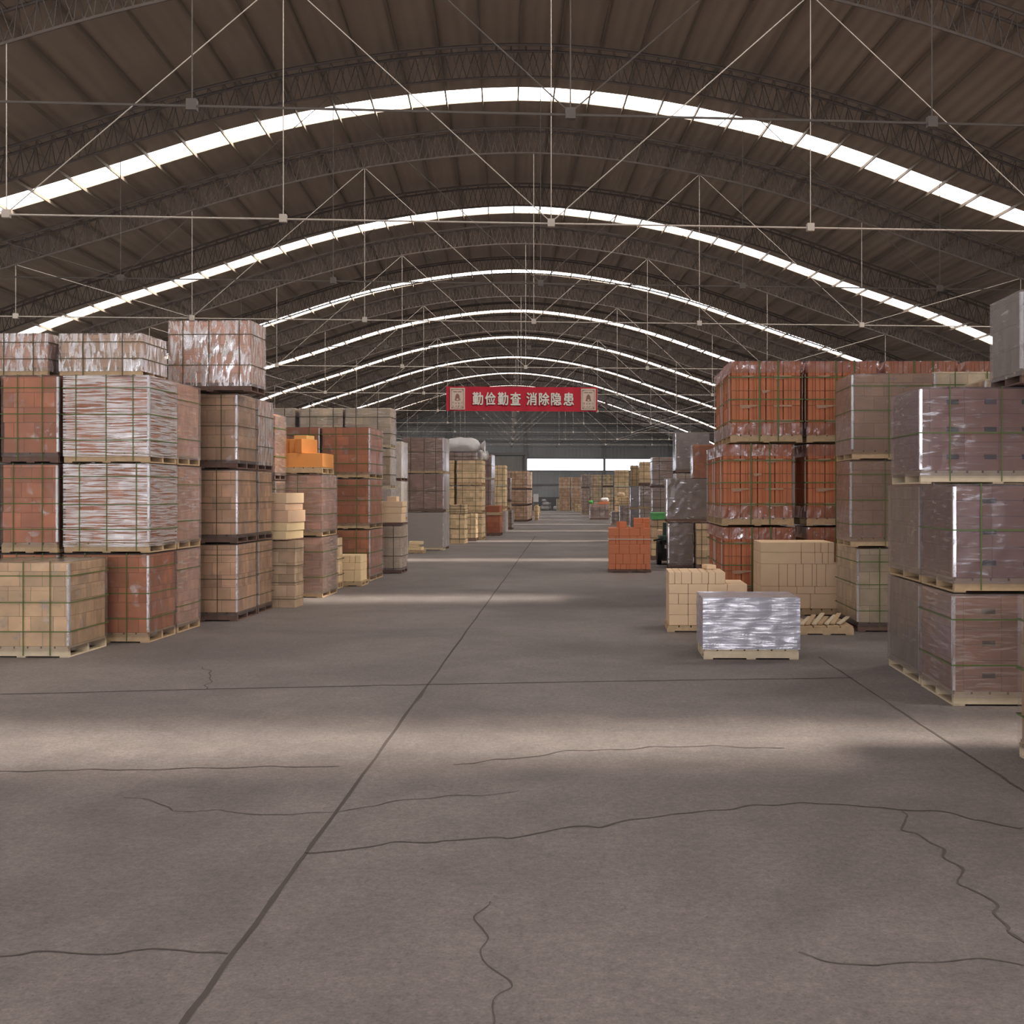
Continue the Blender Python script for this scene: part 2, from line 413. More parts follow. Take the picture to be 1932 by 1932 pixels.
# roof skin with the openings for the translucent strips
mb = MB()
vb = [V0]
for s in SKY_V: vb += [s-SW, s+SW]
vb.append(V1)
for i in range(0, len(vb)-1, 2):
    v0, v1 = vb[i], vb[i+1]
    L = 0
    for k in range(NP):
        u0, u1 = US[k], US[k+1]; z0, z1 = roof_z(u0), roof_z(u1)
        A = [P(u0, v0, z0), P(u0, v1, z0), P(u1, v1, z1), P(u1, v0, z1)]
        mb.face(A, [(u0, v0), (u0, v1), (u1, v1), (u1, v0)])
        up = .06
        mb.face([P(u0, v0, z0+up), P(u1, v0, z1+up), P(u1, v1, z1+up), P(u0, v1, z0+up)], [(u0, v0), (u1, v0), (u1, v1), (u0, v1)])
        for vv in (v0, v1):
            mb.face([P(u0, vv, z0), P(u1, vv, z1), P(u1, vv, z1+up), P(u0, vv, z0+up)], [(0, 0)]*4)
ceiling = tag(mb.build('ceiling', M['roof']), kind='structure')
for k in range(1, NP):
    m_ = MB(); z = roof_z(US[k]) - .05
    m_.obox(P(US[k], V0, z), P(US[k], V1, z), .032, .07)
    m_.build('purlin', M['purlin'], ceiling)
for n, s in enumerate(SKY_V):
    mb = MB()
    for k in range(NP):
        u0, u1 = US[k], US[k+1]; z0, z1 = roof_z(u0)+.03, roof_z(u1)+.03
        mb.face([P(u0, s-SW, z0), P(u0, s+SW, z0), P(u1, s+SW, z1), P(u1, s-SW, z1)], [(u0, 0), (u0, 1), (u1, 1), (u1, 0)])
    o = tag(mb.build('window_%d' % (n+1), M['sky']), kind='structure')

# side walls, far wall, entrance wall
def wall_quad(mb, p0, p1, z0, z1, t=.12):
    """upright slab between two plan points"""
    p0 = Vector(p0); p1 = Vector(p1); d = (p1-p0); L = d.length; d.normalize(); n = Vector((-d.y, d.x, 0))*t
    A, B = p0, p1
    def pt(p, z, o=0): return (p.x + n.x*o, p.y + n.y*o, z)
    mb.face([pt(A, z0), pt(B, z0), pt(B, z1), pt(A, z1)], [(0, z0), (L, z0), (L, z1), (0, z1)])
    mb.face([pt(B, z0, 1), pt(A, z0, 1), pt(A, z1, 1), pt(B, z1, 1)], [(0, z0), (L, z0), (L, z1), (0, z1)])
    mb.face([pt(A, z1), pt(B, z1), pt(B, z1, 1), pt(A, z1, 1)]); mb.face([pt(A, z0), pt(A, z1), pt(A, z1, 1), pt(A, z0, 1)]); mb.face([pt(B, z0), pt(B, z1), pt(B, z1, 1), pt(B, z0, 1)])
EZ = roof_z(HALF)
mb = MB(); wall_quad(mb, P(-HALF, V0, 0), P(-HALF, V1, 0), 0, EZ+.05); tag(mb.build('wall_left', M['wall']), kind='structure')
mb = MB(); wall_quad(mb, P(HALF, V1, 0), P(HALF, V0, 0), 0, EZ+.05); tag(mb.build('wall_right', M['wall']), kind='structure')
def uv_px(px, v):
    """the u at which picture column px meets the plane v"""
    t = (px - PX)/F
    return ((t*v*math.cos(TH)) + v*math.sin(TH) - X0)/(math.cos(TH) - t*math.sin(TH))
uw0 = uv_px(995, V1); uw1 = HALF - .6
zw0, zw1 = wz(888, 105), wz(865, 105)
mb = MB()
def slab_uv(mb, u0, u1, z0, z1, v, t=.12):
    a, b = P(u0, v, 0), P(u1, v, 0); wall_quad(mb, a, b, z0, z1, t)
slab_uv(mb, -HALF, HALF, 0, zw0, V1); slab_uv(mb, -HALF, uw0, zw0, zw1, V1); slab_uv(mb, uw1, HALF, zw0, zw1, V1); slab_uv(mb, -HALF, HALF, zw1, EZ, V1)
for k in range(NP):
    u0, u1 = US[k], US[k+1]
    mb.face([P(u0, V1, EZ-.01), P(u1, V1, EZ-.01), P(u1, V1, roof_z(u1)), P(u0, V1, roof_z(u0))], [(u0, EZ), (u1, EZ), (u1, roof_z(u1)), (u0, roof_z(u0))])
wall_far = tag(mb.build('wall_far', M['wall']), kind='structure')
for zg in (2.4, wz(833, 105), 7.9):
    g = MB(); g.obox(P(-HALF, V1-.08, zg), P(HALF, V1-.08, zg), .1, .14); g.build('girt', M['steel'], wall_far)
for ug in (-13.5, uv_px(848, V1), uw0-.15, uv_px(1140, V1), uv_px(1264, V1)):
    g = MB(); g.obox(P(ug, V1-.15, 0.01), P(ug, V1-.15, roof_z(ug)-.3), .22, .22); g.build('column', M['steel'], wall_far)
mb = MB(); slab_uv(mb, uw0, uw1, zw0, zw1, V1+.03, .03); wn_ = tag(mb.build('window_%d' % (len(SKY_V)+1), M['window']), kind='structure')
g = MB(); g.obox(P(uw0, V1-.02, zw0), P(uw1, V1-.02, zw0), .08, .09); g.obox(P(uw0, V1-.02, zw1), P(uw1, V1-.02, zw1), .08, .09); g.build('window_frame', M['steel'], wn_)
mb = MB(); slab_uv(mb, uw0+.3, HALF-.1, 0.005, 1.2, V1-.22, .05); tag(mb.build('baseboard_far', M['plinth']), kind='structure')
ud0, ud1 = uv_px(893, V1), uv_px(992, V1)-.35
mb = MB(); slab_uv(mb, ud0, ud1, .02, wz(861, 105), V1-.26, .04); dr = tag(mb.build('door_1', M['doorpanel']), kind='structure')
g = MB(); g.obox(P(ud0-.6, V1-.3, wz(857, 105)), P(ud1+.35, V1-.3, wz(857, 105)), .12, .22); g.build('door_track', M['steel'], dr)
mb = MB()
slab_uv(mb, -HALF, -12.7, 0, EZ, V0); slab_uv(mb, 5.8, HALF, 0, EZ, V0); slab_uv(mb, -12.7, 5.8, 5.3, EZ, V0)
for k in range(NP):
    u0, u1 = US[k], US[k+1]
    mb.face([P(u0, V0, EZ-.01), P(u1, V0, EZ-.01), P(u1, V0, roof_z(u1)), P(u0, V0, roof_z(u0))], [(u0, EZ), (u1, EZ), (u1, roof_z(u1)), (u0, roof_z(u0))])
tag(mb.build('wall_near', M['wall']), kind='structure')

# roof trusses
TIE = 5.83
def arch(uu, off): return roof_z(uu) - off
def make_truss(rodmat):
    root = empty('roof_truss')
    N_ = 118
    us = [-HALF+.12 + (2*HALF-.24)*i/N_ for i in range(N_+1)]
    for s in (-.17, .17):
        m_ = MB()
        for i in range(N_): m_.tube((us[i], s, arch(us[i], .22)), (us[i+1], s, arch(us[i+1], .22)), .030, 6)
        m_.build('top_chord', M['trusschord'], root)
    m_ = MB()
    for i in range(N_): m_.tube((us[i], 0, arch(us[i], .80)), (us[i+1], 0, arch(us[i+1], .80)), .024, 6)
    m_.build('bottom_chord', M['trusschord'], root)
    m_ = MB()
    for i in range(N_):
        um = (us[i]+us[i+1])/2
        for s, ph in ((-.17, 0), (.17, 1)):
            if ph == 0:
                m_.tube((us[i], s, arch(us[i], .22)), (um, 0, arch(um, .80)), .0095, 4); m_.tube((um, 0, arch(um, .80)), (us[i+1], s, arch(us[i+1], .22)), .0095, 4)
            else:
                m_.tube((um, s, arch(um, .22)), (us[i], 0, arch(us[i], .80)), .0095, 4); m_.tube((um, s, arch(um, .22)), (us[i+1], 0, arch(us[i+1], .80)), .0095, 4)
        m_.tube((us[i], -.17, arch(us[i], .22)), (us[i], .17, arch(us[i], .22)), .0095, 4)
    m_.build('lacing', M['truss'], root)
    UE = 15.6
    m_ = MB(); m_.tube((-UE, 0, TIE), (UE, 0, TIE), .014, 6); m_.build('tie_rod', rodmat, root)
    nodes = [0, -4.1, 4.1, -8.2, 8.2, -12.3, 12.3]
    for u in nodes:
        m_ = MB(); zt = arch(u, .80)
        m_.tube((u, 0, TIE), (u, 0, zt), .008, 5); m_.build('hanger_rod', rodmat, root)
        m_ = MB(); m_.box(u-.055, u+.055, -.04, .04, TIE-.05, TIE+.07); m_.build('node_box', rodmat, root)
    for (ub, ut) in ((0, -4.1), (0, 4.1), (-8.2, -4.1), (8.2, 4.1), (-8.2, -12.3), (8.2, 12.3)):
        m_ = MB(); m_.tube((ub, 0, TIE+.02), (ut, 0, arch(ut, .80)), .009, 5); m_.build('diagonal_rod', rodmat, root)
    return root
ta = make_truss(M['rod']); tb = make_truss(M['rod_shaded'])
ORD = ['nearest', 'second', 'third', 'fourth', 'fifth', 'sixth', 'seventh', 'eighth', 'ninth', 'tenth', 'eleventh', 'twelfth', 'thirteenth', 'fourteenth', 'fifteenth', 'sixteenth', 'seventeenth', 'eighteenth', 'farthest']
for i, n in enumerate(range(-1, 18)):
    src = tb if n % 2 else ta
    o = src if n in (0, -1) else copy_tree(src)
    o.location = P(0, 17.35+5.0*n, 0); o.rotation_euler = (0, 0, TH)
    lab = 'arched steel roof truss with %s tie rods, %s from the viewer' % ('shaded' if n % 2 else 'white', ORD[i])
    if n == 6: lab = 'arched steel roof truss whose rods carry the red banner'
    tag(o, lab, 'roof truss', 'arched roof trusses along the hall')

# ------------------------------------------------------------------ packs on pallets
_cache = {}
def pallet_mesh(w, d, mat, parent, name='pallet', near=False, h=.11):
    """deck boards on three runners that lie parallel to the front, thin feet boards beneath"""
    m_ = MB()
    nb = max(4, int(w/.13)); bw = w/nb
    for i in range(nb): m_.box(i*bw+.008, (i+1)*bw-.008, 0, d, h-.02, h)
    for x in (0, w/2-.045, w-.09): m_.box(x, x+.09, 0.004, d-.004, 0, .014)
    ys = (0.0, d/2-.022, d-.045)
    if not near:
        for y in ys: m_.box(0, w, y, y+.045, .014, h-.021)
    o = m_.build(name, mat, parent)
    if near:
        for y in ys:
            g = MB(); g.box(0, w, y, y+.045, .014, h-.021); g.build('runner', mat, o)
    return o
def load_mesh(w, d, z0, z1, mat, parent, bh=.16, lean=0.0, jit=.006, side=2.0, step=None):
    m_ = MB(); n = max(1, round((z1-z0)/bh)); h = (z1-z0)/n
    uo = (random.random()*3, -z0)
    for i in range(n):
        jx, jy = random.uniform(-jit, jit), random.uniform(-jit, jit); l = lean*i
        m_.box(.01+jx+l, w-.01+jx+l, .01+jy, d-.01+jy, z0+h*i+(.001 if i else 0), z0+h*(i+1), uo=(uo[0], -z0 + (round(h*i/bh)*bh - h*i) if False else -z0), side=side)
    return m_.build('brick_load', mat, parent)
def shell(name, w, d, z0, z1, mat, parent, off=.008, res=.08, amp=.006, top=True):
    m_ = MB(); X0_, X1_, Y0_, Y1_ = -off, w+off, -off, d+off
    sd_ = random.random()*50
    def grid(o, du, dv, nrm, nu, nv, u0):
        o = Vector(o); du = Vector(du); dv = Vector(dv); nrm = Vector(nrm); lu, lv = du.length, dv.length
        pts = {}
        for i in range(nu+1):
            for j in range(nv+1):
                p = o + du*(i/nu) + dv*(j/nv)
                e = 0 if i in (0, nu) or j in (0,) else 1
                pts[i, j] = p + nrm*(amp*e*noise.noise(Vector((p.x*7+sd_, p.y*7, p.z*9))))
        for i in range(nu):
            for j in range(nv):
                m_.face([pts[i, j], pts[i+1, j], pts[i+1, j+1], pts[i, j+1]],
                        [(u0+lu*i/nu, lv*j/nv+z0), (u0+lu*(i+1)/nu, lv*j/nv+z0), (u0+lu*(i+1)/nu, lv*(j+1)/nv+z0), (u0+lu*i/nu, lv*(j+1)/nv+z0)])
    H = z1+off-z0; nu = max(1, int(w/res)); nd = max(1, int(d/res)); nz = max(1, int(H/res))
    grid((X0_, Y0_, z0), (w+2*off, 0, 0), (0, 0, H), (0, -1, 0), nu, nz, 0)
    grid((X1_, Y0_, z0), (0, d+2*off, 0), (0, 0, H), (1, 0, 0), nd, nz, w)
    grid((X1_, Y1_, z0), (-w-2*off, 0, 0), (0, 0, H), (0, 1, 0), nu, nz, w+d)
    grid((X0_, Y1_, z0), (0, -d-2*off, 0), (0, 0, H), (-1, 0, 0), nd, nz, 2*w+d)
    if top: grid((X0_, Y0_, z1+off), (w+2*off, 0, 0), (0, d+2*off, 0), (0, 0, 1), nu, nd, 0)
    return m_.build(name, mat, parent)
def straps(w, d, z0, z1, nh, nv, mat, parent, sw=.014, o=.014):
    t = .002
    for i in range(nh):
        z = z0 + (z1-z0)*(i+.5+random.uniform(-.06, .06))/nh
        m_ = MB()
        for s in (0, 1):
            pass
        m_.box(-o-t, w+o+t, -o-t, -o, z, z+sw); m_.box(-o-t, w+o+t, d+o, d+o+t, z, z+sw)
        m_.box(-o-t, -o, -o, d+o, z, z+sw); m_.box(w+o, w+o+t, -o, d+o, z, z+sw)
        m_.build('strap', mat, parent)
    for i in range(nv):
        x = w*(i+.5+random.uniform(-.08, .08))/nv + (w*.5/nv if nv > 2 else 0)*0
        m_ = MB()
        m_.box(x, x+sw, -o-t, -o, .02, z1+o); m_.box(x, x+sw, d+o, d+o+t, .02, z1+o); m_.box(x, x+sw, -o-t, d+o+t, z1+o, z1+o+t)
        m_.build('strap', mat, parent)
def edges(w, d, z0, z1, parent, which='r', mat='edge', ew=.010):  # thin pale streaked strip along the aisle-side front corner
    o = .012
    for c_ in which:
        m_ = MB(); x = w if c_ == 'r' else 0; s = 1 if c_ == 'r' else -1
        xa, xb = sorted((x+s*o, x+s*(o+.003)))
        m_.box(xa, xb, -o-.003, ew, z0, z1-.01)
        xa, xb = sorted((x+s*(o+.003), x-s*ew))
        m_.box(xa, xb, -o-.003, -o, z0, z1-.01)
        m_.build('edge_strip', FILM['corner'] if mat == 'edge' else M[mat], parent)

STY = {  # style: (brick material, film, straps (horizontal, vertical, material), edge, course height, words, side stretch)
 'red':      ('red', 'clear', (3, 2, 'strap'), 1, .165, 'red-brown bricks under clear film'),
 'redstreak':('red', 'hstreak', (3, 3, 'strap'), 1, .165, 'red-brown bricks under streaky shining film'),
 'pinkfilm': ('pink', 'hlight', (2, 1, 'strap'), 0, .12, 'pinkish bricks under creased film'),
 'vfold':    ('pink', 'vstreak', (2, 3, 'darkstrap'), 0, .13, 'glinting wrapped bricks'),
 'tanvfold': ('tan', 'vstreak', (2, 2, 'darkstrap'), 0, .13, 'tan bricks under glinting film'),
 'tan':      ('tan', 'clear', (3, 2, 'darkstrap'), 1, .16, 'dark-strapped tan bricks'),
 'beige':    ('beige', 'clear', (3, 3, 'strap'), 1, .15, 'beige bricks with green straps'),
 'pink':     ('pink', 'hlight', (2, 0, 'strap'), 0, .12, 'pink bricks under clinging film'),
 'brownpile':('brown', None, (4, 0, 'darkstrap'), 0, .18, 'grey-brown taped blocks'),
 'cream':    ('pale', 'hlight', (2, 2, 'darkstrap'), 0, .2, 'glinting cream bricks'),
 'white':    ('pale', 'white', (0, 0, 'strap'), 0, .2, 'bricks under crumpled white film'),
 'purple':   ('purple', 'hlight', (1, 3, 'darkstrap'), 1, .2, 'purple-brown bricks'),
 'greyfilm': ('greyb', 'grey', (0, 0, 'strap'), 1, .2, 'bricks under dusty grey film'),
 'yellow':   ('yellow', None, (3, 2, 'darkstrap'), 0, .15, 'dark-strapped yellow bricks'),
 'beigefar': ('beige', None, (3, 2, 'darkstrap'), 0, .16, 'dark-strapped beige bricks'),
 'brown':    ('brown', 'hlight', (3, 2, 'darkstrap'), 1, .16, 'dull brown bricks'),
 'dusty':    ('rosy', 'dusty', (3, 1, 'strap'), 1, .16, 'rosy bricks under dusty film'),
 'cored':    ('cored', 'violet', (1, 3, 'strap'), 1, .12, 'cored brown blocks under hazy film'),
 'coredclear':('cored', 'hlight', (2, 1, 'strap'), 1, .12, 'cored brown blocks under clearer film'),
 'pale':     ('pale', 'clear', (3, 2, 'strap'), 1, .2, 'cream bricks with green straps'),
 'redfar':   ('red', 'clear', (0, 0, 'strap'), 0, .165, 'orange-red bricks under creased film'),
 'pale2':    ('cream_sunlit', None, (3, 2, 'darkstrap'), 0, .16, 'dark-strapped cream bricks'),
 'tanfar':   ('rosy', None, (3, 2, 'darkstrap'), 1, .16, 'dull tan bricks'),
 'palegrey': ('greyb', 'palegrey', (0, 0, 'strap'), 1, .2, 'bricks under pale grey film'),
 'firered':  ('darkred', None, (0, 0, 'strap'), 0, .2, 'dark red slabs'),
}
ROT = R(-1.5)
PALLETS = ['wood', 'paleboard', 'darkwood']
def pack(w, d, h, style, loc, label, rot=ROT, side='L', detail=1, pal=True, palmat=None, group=None, name='brick_pack', lean=0, holes=False, noedge=False):
    """pallet, bricks, film, straps; origin at the front left base corner"""
    root = empty(name, loc, rot)
    tag(root, label, 'brick pack', group)
    mat, fm, (nh, nv, sm), ed, bh, _ = STY[style]
    z0 = 0.0
    if pal:
        pallet_mesh(w, d, M[palmat or random.choice(PALLETS)], root, near=detail > 1); z0 = .11
    top = h - .019
    load_mesh(w, d, z0, top-.006, M[mat], root, bh, lean)
    if holes:
        m_ = MB()
        nx = max(2, round(w/.32))
        for i in range(nx):
            for k in range(3):
                cx_ = .27 + i*.315; cz = z0 + (top-z0)*(k+.5)/3
                if cx_ < w-.1: m_.box(cx_-.05, cx_+.05, .0, .03, cz-.02, cz+.02)
        m_.build('core_hole_shade', M['black'], root)  # black blocks stand in for the shade inside the core holes
    if fm:
        if detail: shell('plastic_wrap', w, d, z0*.6, top, FILM[fm], root, res=.09 if detail > 1 else .3)
        else: shell('plastic_wrap', w, d, z0*.8, top, FILM[fm], root, res=5, amp=0)
    if nh or nv: straps(w, d, z0, top, nh, nv, M[sm], root, sw=.010 if detail > 1 else .014)
    if ed and not noedge: edges(w, d, z0+.01, top, root, 'r' if side == 'L' else 'l')
    return root
def solve_depth(X, Y, xfar, rot):
    """depth at which a side starting at (X, Y) and turned by rot reaches picture column xfar"""
    t = (xfar - PX)/F; sx, sy = -math.sin(rot), math.cos(rot)
    return (t*Y - X)/(sx - t*sy)
LEV = ['bottom', 'second', 'third', 'top']
def stack(side, xc, yb, w, fars, tops, styles, desc, Y=None, rot=ROT, detail=1, dx=None, words=None, pal=True, palmats=None, dfix=None, zs=0.0, rows=None, gap=.055, holes=False, group='brick packs stacked on pallets'):
    Y = Y or floor_y(yb)
    zt = [wz(t, Y) for t in tops]
    r = Vector((math.cos(rot), math.sin(rot), 0)); f_ = Vector((-math.sin(rot), math.cos(rot), 0))
    out = []
    nlev = len(tops)
    for c_, far in enumerate(fars):
        z = zs
        base = None
        for l in range(nlev):
            px = xc + (dx[l] if dx else 0)
            X = wx(px, Y)
            corner = Vector((X, Y, 0))
            if c_ == 0: d0, d1 = 0.0, (dfix or solve_depth(X, Y, far, rot))
            else:
                d0 = (dfix or solve_depth(X, Y, fars[c_-1], rot)) + gap; d1 = solve_depth(X, Y, far, rot)
            d = max(.25, d1-d0)
            org = corner + f_*d0 - (r*w if side == 'L' else Vector())
            st = styles[c_][l] if isinstance(styles[0], (list, tuple)) else styles[l]
            rowname = '' if len(fars) == 1 else (' front' if c_ == 0 else ' rear')
            lv = 'single' if nlev == 1 else (['bottom', 'middle', 'top'][l] if nlev == 3 else (['lower', 'upper'][l] if nlev == 2 else LEV[l]))
            lab = '%s pack of %s,%s column, %s' % (lv, words or STY[st][5], rowname, desc)
            lab = lab.replace(', column', ',').replace(',,', ',')
            if nlev == 1: lab = lab.replace('single pack', 'pack')
            jr = random.uniform(-.006, .006)
            root = pack(w, d, zt[l]-z, st, (org.x + random.uniform(-.008, .008), org.y, z), lab, rot+jr*.3, side, detail, pal, (palmats[l] if palmats else None), group, holes=holes)
            z = zt[l]; out.append(root)
    return out

# left side of the aisle ------------------------------------------------
stack('L', 130, 1241, .96, [202], [1058], ['beige'], 'nearest floor pack on the left', detail=2, palmats=['paleboard'])
B = stack('L', 280, 1213, .94, [332, 378], [1043, 873, 706], [['red', 'redstreak', 'redstreak'], ['pinkfilm', 'pinkfilm', 'pinkfilm']], 'shiny red stack at left', detail=2, palmats=['wood', 'wood', 'wood'])
stack('L', 109, 1213, .62, [80], [1043, 873, 706], ['red', 'red', 'red'], 'narrow stack left of the shiny red one', detail=2, dfix=.75, palmats=['darkwood', 'wood', 'darkwood'])
stack('L', -7, 1213, .9, [-40], [1043, 873, 706], ['red', 'red', 'tan'], 'stack cut by the left picture edge', detail=1, dfix=.75)
YT = 12.5
def single(side, xc, Y, z0, ytop, w, far, style, label, rot=ROT, detail=2, d=None, **kw):
    X = wx(xc, Y); d = d or solve_depth(X, Y, far, rot)
    r = Vector((math.cos(rot), math.sin(rot), 0)); org = Vector((X, Y, 0)) - (r*w if side == 'L' else Vector())
    ztop = wz(ytop, Y) if ytop is not None else kw.pop('ztop')
    kw.pop('ztop', None)
    return pack(w, d, ztop - z0, style, (org.x, org.y, z0), label, rot, side, detail, **kw)
zB = wz(706, floor_y(1213))
single('L', 90, YT, zB, 627, 1.0, 108, 'vfold', 'short pack under glinting film on top of the leftmost stacks', d=.7, palmat='wood', noedge=True)
single('L', 267, YT, zB, 627, .93, 313, 'tanvfold', 'short tan brick pack on top of the shiny red stack', palmat='wood', noedge=True)
Fs = stack('L', 446, 1172, .92, [484, 514], [1025, 884, 741], [['tan', 'tan', 'tan'], ['tan', 'tan', 'vfold']], 'tan stack beside the shiny red stack', detail=2, palmats=['darkwood', 'darkwood', 'darkwood'])
zF = wz(741, floor_y(1172))
single('L', 473, 14.04, zF, 603, 1.04, 500, 'vfold', 'tall glinting wrapped pack jutting out on top of the tan stack', palmat='darkwood', noedge=True)
stack('L', 519, 0, .9, [525], [1030, 905, 780], ['tan', 'tan', 'pinkfilm'], 'half hidden stack behind the tan one', Y=16.75, dfix=.58)
# leaning pile of taped blocks
single('L', 557, 15.9, 0, 1018, .44, 574, 'brownpile', 'leaning grey-brown block pile on the floor beside the tan stack', pal=False, lean=.0, rot=R(-5))
def blocks(name, label, cat, group, items, mat, bev=.004):
    """single loose blocks; items: (x, y, z, w, d, h, rot) from their lower front left corner"""
    for (x, y, z, w, d, h, rz) in items:
        key = (round(w, 3), round(d, 3), round(h, 3), mat)
        if key not in _cache:
            m_ = MB(); e = bev
            # bevelled box
            m_.box(0, w, e, d-e, e, h-e, skip='fbtd'); m_.box(e, w-e, 0, d, e, h-e, skip='lrtd'); m_.box(e, w-e, e, d-e, 0, h, skip='lrfb')
            for sx in (0, 1):
                for sy in (0, 1):
                    xa, xb = (0, e) if sx == 0 else (w, w-e); ya, yb_ = (0, e) if sy == 0 else (d, d-e)
                    m_.face([(xa, yb_, e), (xb, ya, e), (xb, ya, h-e), (xa, yb_, h-e)])
            for sz in (0, 1):
                za, zb = (0, e) if sz == 0 else (h, h-e)
                for sy in (0, 1):
                    ya, yb_ = (0, e) if sy == 0 else (d, d-e); m_.face([(e, ya, zb), (w-e, ya, zb), (w-e, yb_, za), (e, yb_, za)])
                for sx in (0, 1):
                    xa, xb = (0, e) if sx == 0 else (w, w-e); m_.face([(xa, e, zb), (xa, d-e, zb), (xb, d-e, za), (xb, e, za)])
            o = m_.build(name, M[mat]); _cache[key] = o.data
        else: o = link(name, _cache[key])
        o.location = (x, y, z); o.rotation_euler = (0, 0, rz)
        tag(o, label, cat, group)
Yh = 15.95; z = wz(1018, 15.9)
for k, (y0, y1, xr, mt, nm, lb) in enumerate([
    (1015, 999, 542, 'yellowblock', 'block', 'pale yellow block lying directly on the leaning grey-brown pile'),
    (999, 983, 544, 'yellowblock', 'block', 'pale yellow block second from below on the leaning pile'),
    (983, 960, 546, 'peach', 'block', 'peach block in the middle of the blocks on the leaning pile'),
    (960, 947, 541, 'peach', 'block', 'thin peach block second from top on the leaning pile'),
    (947, 927, 543, 'beigeblock', 'block', 'topmost pale block on the leaning pile in the left row')]):
    h = (y0-y1)*Yh/F
    blocks(nm, lb, 'block', 'big blocks on the leaning pile', [(wx(xr, Yh)-.45, Yh+.02, z, .45, .62, h-.003, R(-9))], mt); z += h
# pink stack with the orange slab
S7 = stack('L', 608, 1128, .88, [636], [1012, 894], ['pink', 'pinkfilm'], 'pink stack under the orange slab', detail=2, palmats=['wood', 'wood'])
Y7 = floor_y(1128); z7 = wz(894, Y7)
pr = empty('wooden_pallet', (wx(609, Y7)-.9, Y7, z7+.003), ROT); tag(pr, 'wooden pallet carrying the big orange slab', 'pallet')
pallet_mesh(.9, .72, M['wood'], pr, 'deck', h=.1)
zz = z7 + .104
blocks('slab', 'big bright orange slab on the pallet atop the pink stack', 'slab', None, [(wx(609, Y7)-.9, Y7+.01, zz, .9, .7, wz(855, Y7)-zz, ROT)], 'orange')
zz = wz(855, Y7) + .002; hb = 27*Y7/F
blocks('block', 'upright orange block, left of three on the orange slab', 'block', 'blocks on the orange slab', [(wx(526, Y7), Y7+.16, zz, .115, .4, hb, R(-4))], 'orange')
blocks('block', 'upright orange block, middle of three on the orange slab', 'block', 'blocks on the orange slab', [(wx(541, Y7)+.01, Y7+.10, zz, .115, .42, hb, R(-4))], 'orange')
blocks('block', 'upright orange block, rightmost of three on the orange slab', 'block', 'blocks on the orange slab', [(wx(554, Y7)+.02, Y7+.02, zz, .12, .42, hb, R(-22))], 'orange')
blocks('block', 'yellow-orange block lying flat on the upright orange blocks', 'block', 'blocks on the orange slab', [(wx(546, Y7)+.02, Y7+.2, zz+hb+.002, .22, .26, .06, R(-14))], 'orange2')
single('L', 637, 19.0, 0, 1013, .4, 640, 'beigefar', 'narrow beige pack just behind the pink stack', d=.4, detail=1, palmat='wood')

def pile(x, y, z, rows, depth, nd, mat, label, rot=ROT, group=None, jit=.006, name='firebrick', cat='brick'):
    """rows from below: (height, [widths])"""
    r = Vector((math.cos(rot), math.sin(rot), 0)); f_ = Vector((-math.sin(rot), math.cos(rot), 0))
    for ri, (h, ws) in enumerate(rows):
        items = []
        cn = 'top' if ri == len(rows)-1 else ['bottom', 'second', 'third', 'fourth'][ri]
        for j in range(nd):
            xx = 0.0
            for w in ws:
                if w > 0:
                    p = Vector((x, y, 0)) + r*(xx + random.uniform(0, .002)) + f_*(j*(depth/nd) + random.uniform(0, jit))
                    items.append((p.x, p.y, z, w-.004, depth/nd-.008, h-.002, rot))
                xx += abs(w)
        z += h
        blocks(name, label % cn, cat, group, items, mat)
    return z
# yellow block pile in front of the dark red stack
Y8 = 19.6; x8 = wx(680, Y8) - .56
pr = empty('wooden_pallet', (x8-.01, Y8, 0), ROT); tag(pr, 'wooden pallet under the small yellow block pile in the left row', 'pallet'); pallet_mesh(.6, .55, M['wood'], pr, 'deck', h=.08)
pile(x8+.01, Y8+.01, .082, [(.2, [.24, .20, .12]), (.13, [.12, .11, .22, .11]), (.13, [.16, .2, .1, .1])], .5, 2, 'yellowblock', 'yellow firebrick in the %s course of the small pile before the dark red stack', group='yellow firebricks in the small pile')
L9 = stack('L', 697, 1097, .885, [722], [998, 902, 805], ['red', 'red', 'red'], 'dark red stack with silvery side', detail=1, palmats=['wood']*3)
for o in L9: # milky side sheets
    pass
stack('L', 603, 1097, .9, [610], [998, 902, 805], ['red', 'red', 'red'], 'dark red stack half behind the orange slab', detail=1, dfix=.9, palmats=['wood']*3)
stack('L', 757, 1082, .62, [768], [991], ['cream'], 'cream floor pack under a slab pile', detail=1, palmats=['darkwood'])
YM = floor_y(1082); zM = wz(991, YM)
blocks('slab', 'dark separator plank on the cream floor pack', 'plank', None, [(wx(761, YM)-.66, YM, zM+.003, .66, .5, .05, ROT)], 'darkwood')
zM += .055
for k, (dx_, hh, lb) in enumerate([(0, .19, 'lowest cream slab of the pile beside the glinting wrapped stack'), (.01, .13, 'middle cream slab of the pile beside the glinting wrapped stack'), (.02, .11, 'topmost wide cream slab beside the glinting wrapped stack')]):
    blocks('slab', lb, 'slab', 'cream slabs in the pile', [(wx(761, YM)-.64+dx_, YM+.02*k, zM, .6, .5, hh-.003, ROT)], 'beigeblock'); zM += hh
blocks('block', 'small cream block on the slab pile before the white stack', 'block', None, [(wx(728, YM), YM+.1, zM, .2, .3, .1, ROT)], 'beigeblock')
stack('L', 737, 0, 1.0, [747], [998, 922, 845, 769], ['white', 'white', 'cream', 'cream'], 'tall stack behind the dark red one', Y=24.4)
stack('L', 647, 0, .95, [654], [998, 922, 845, 769], ['cream', 'cream', 'cream', 'cream'], 'middle of the tall row behind the dark red stacks', Y=24.4, dfix=.85)
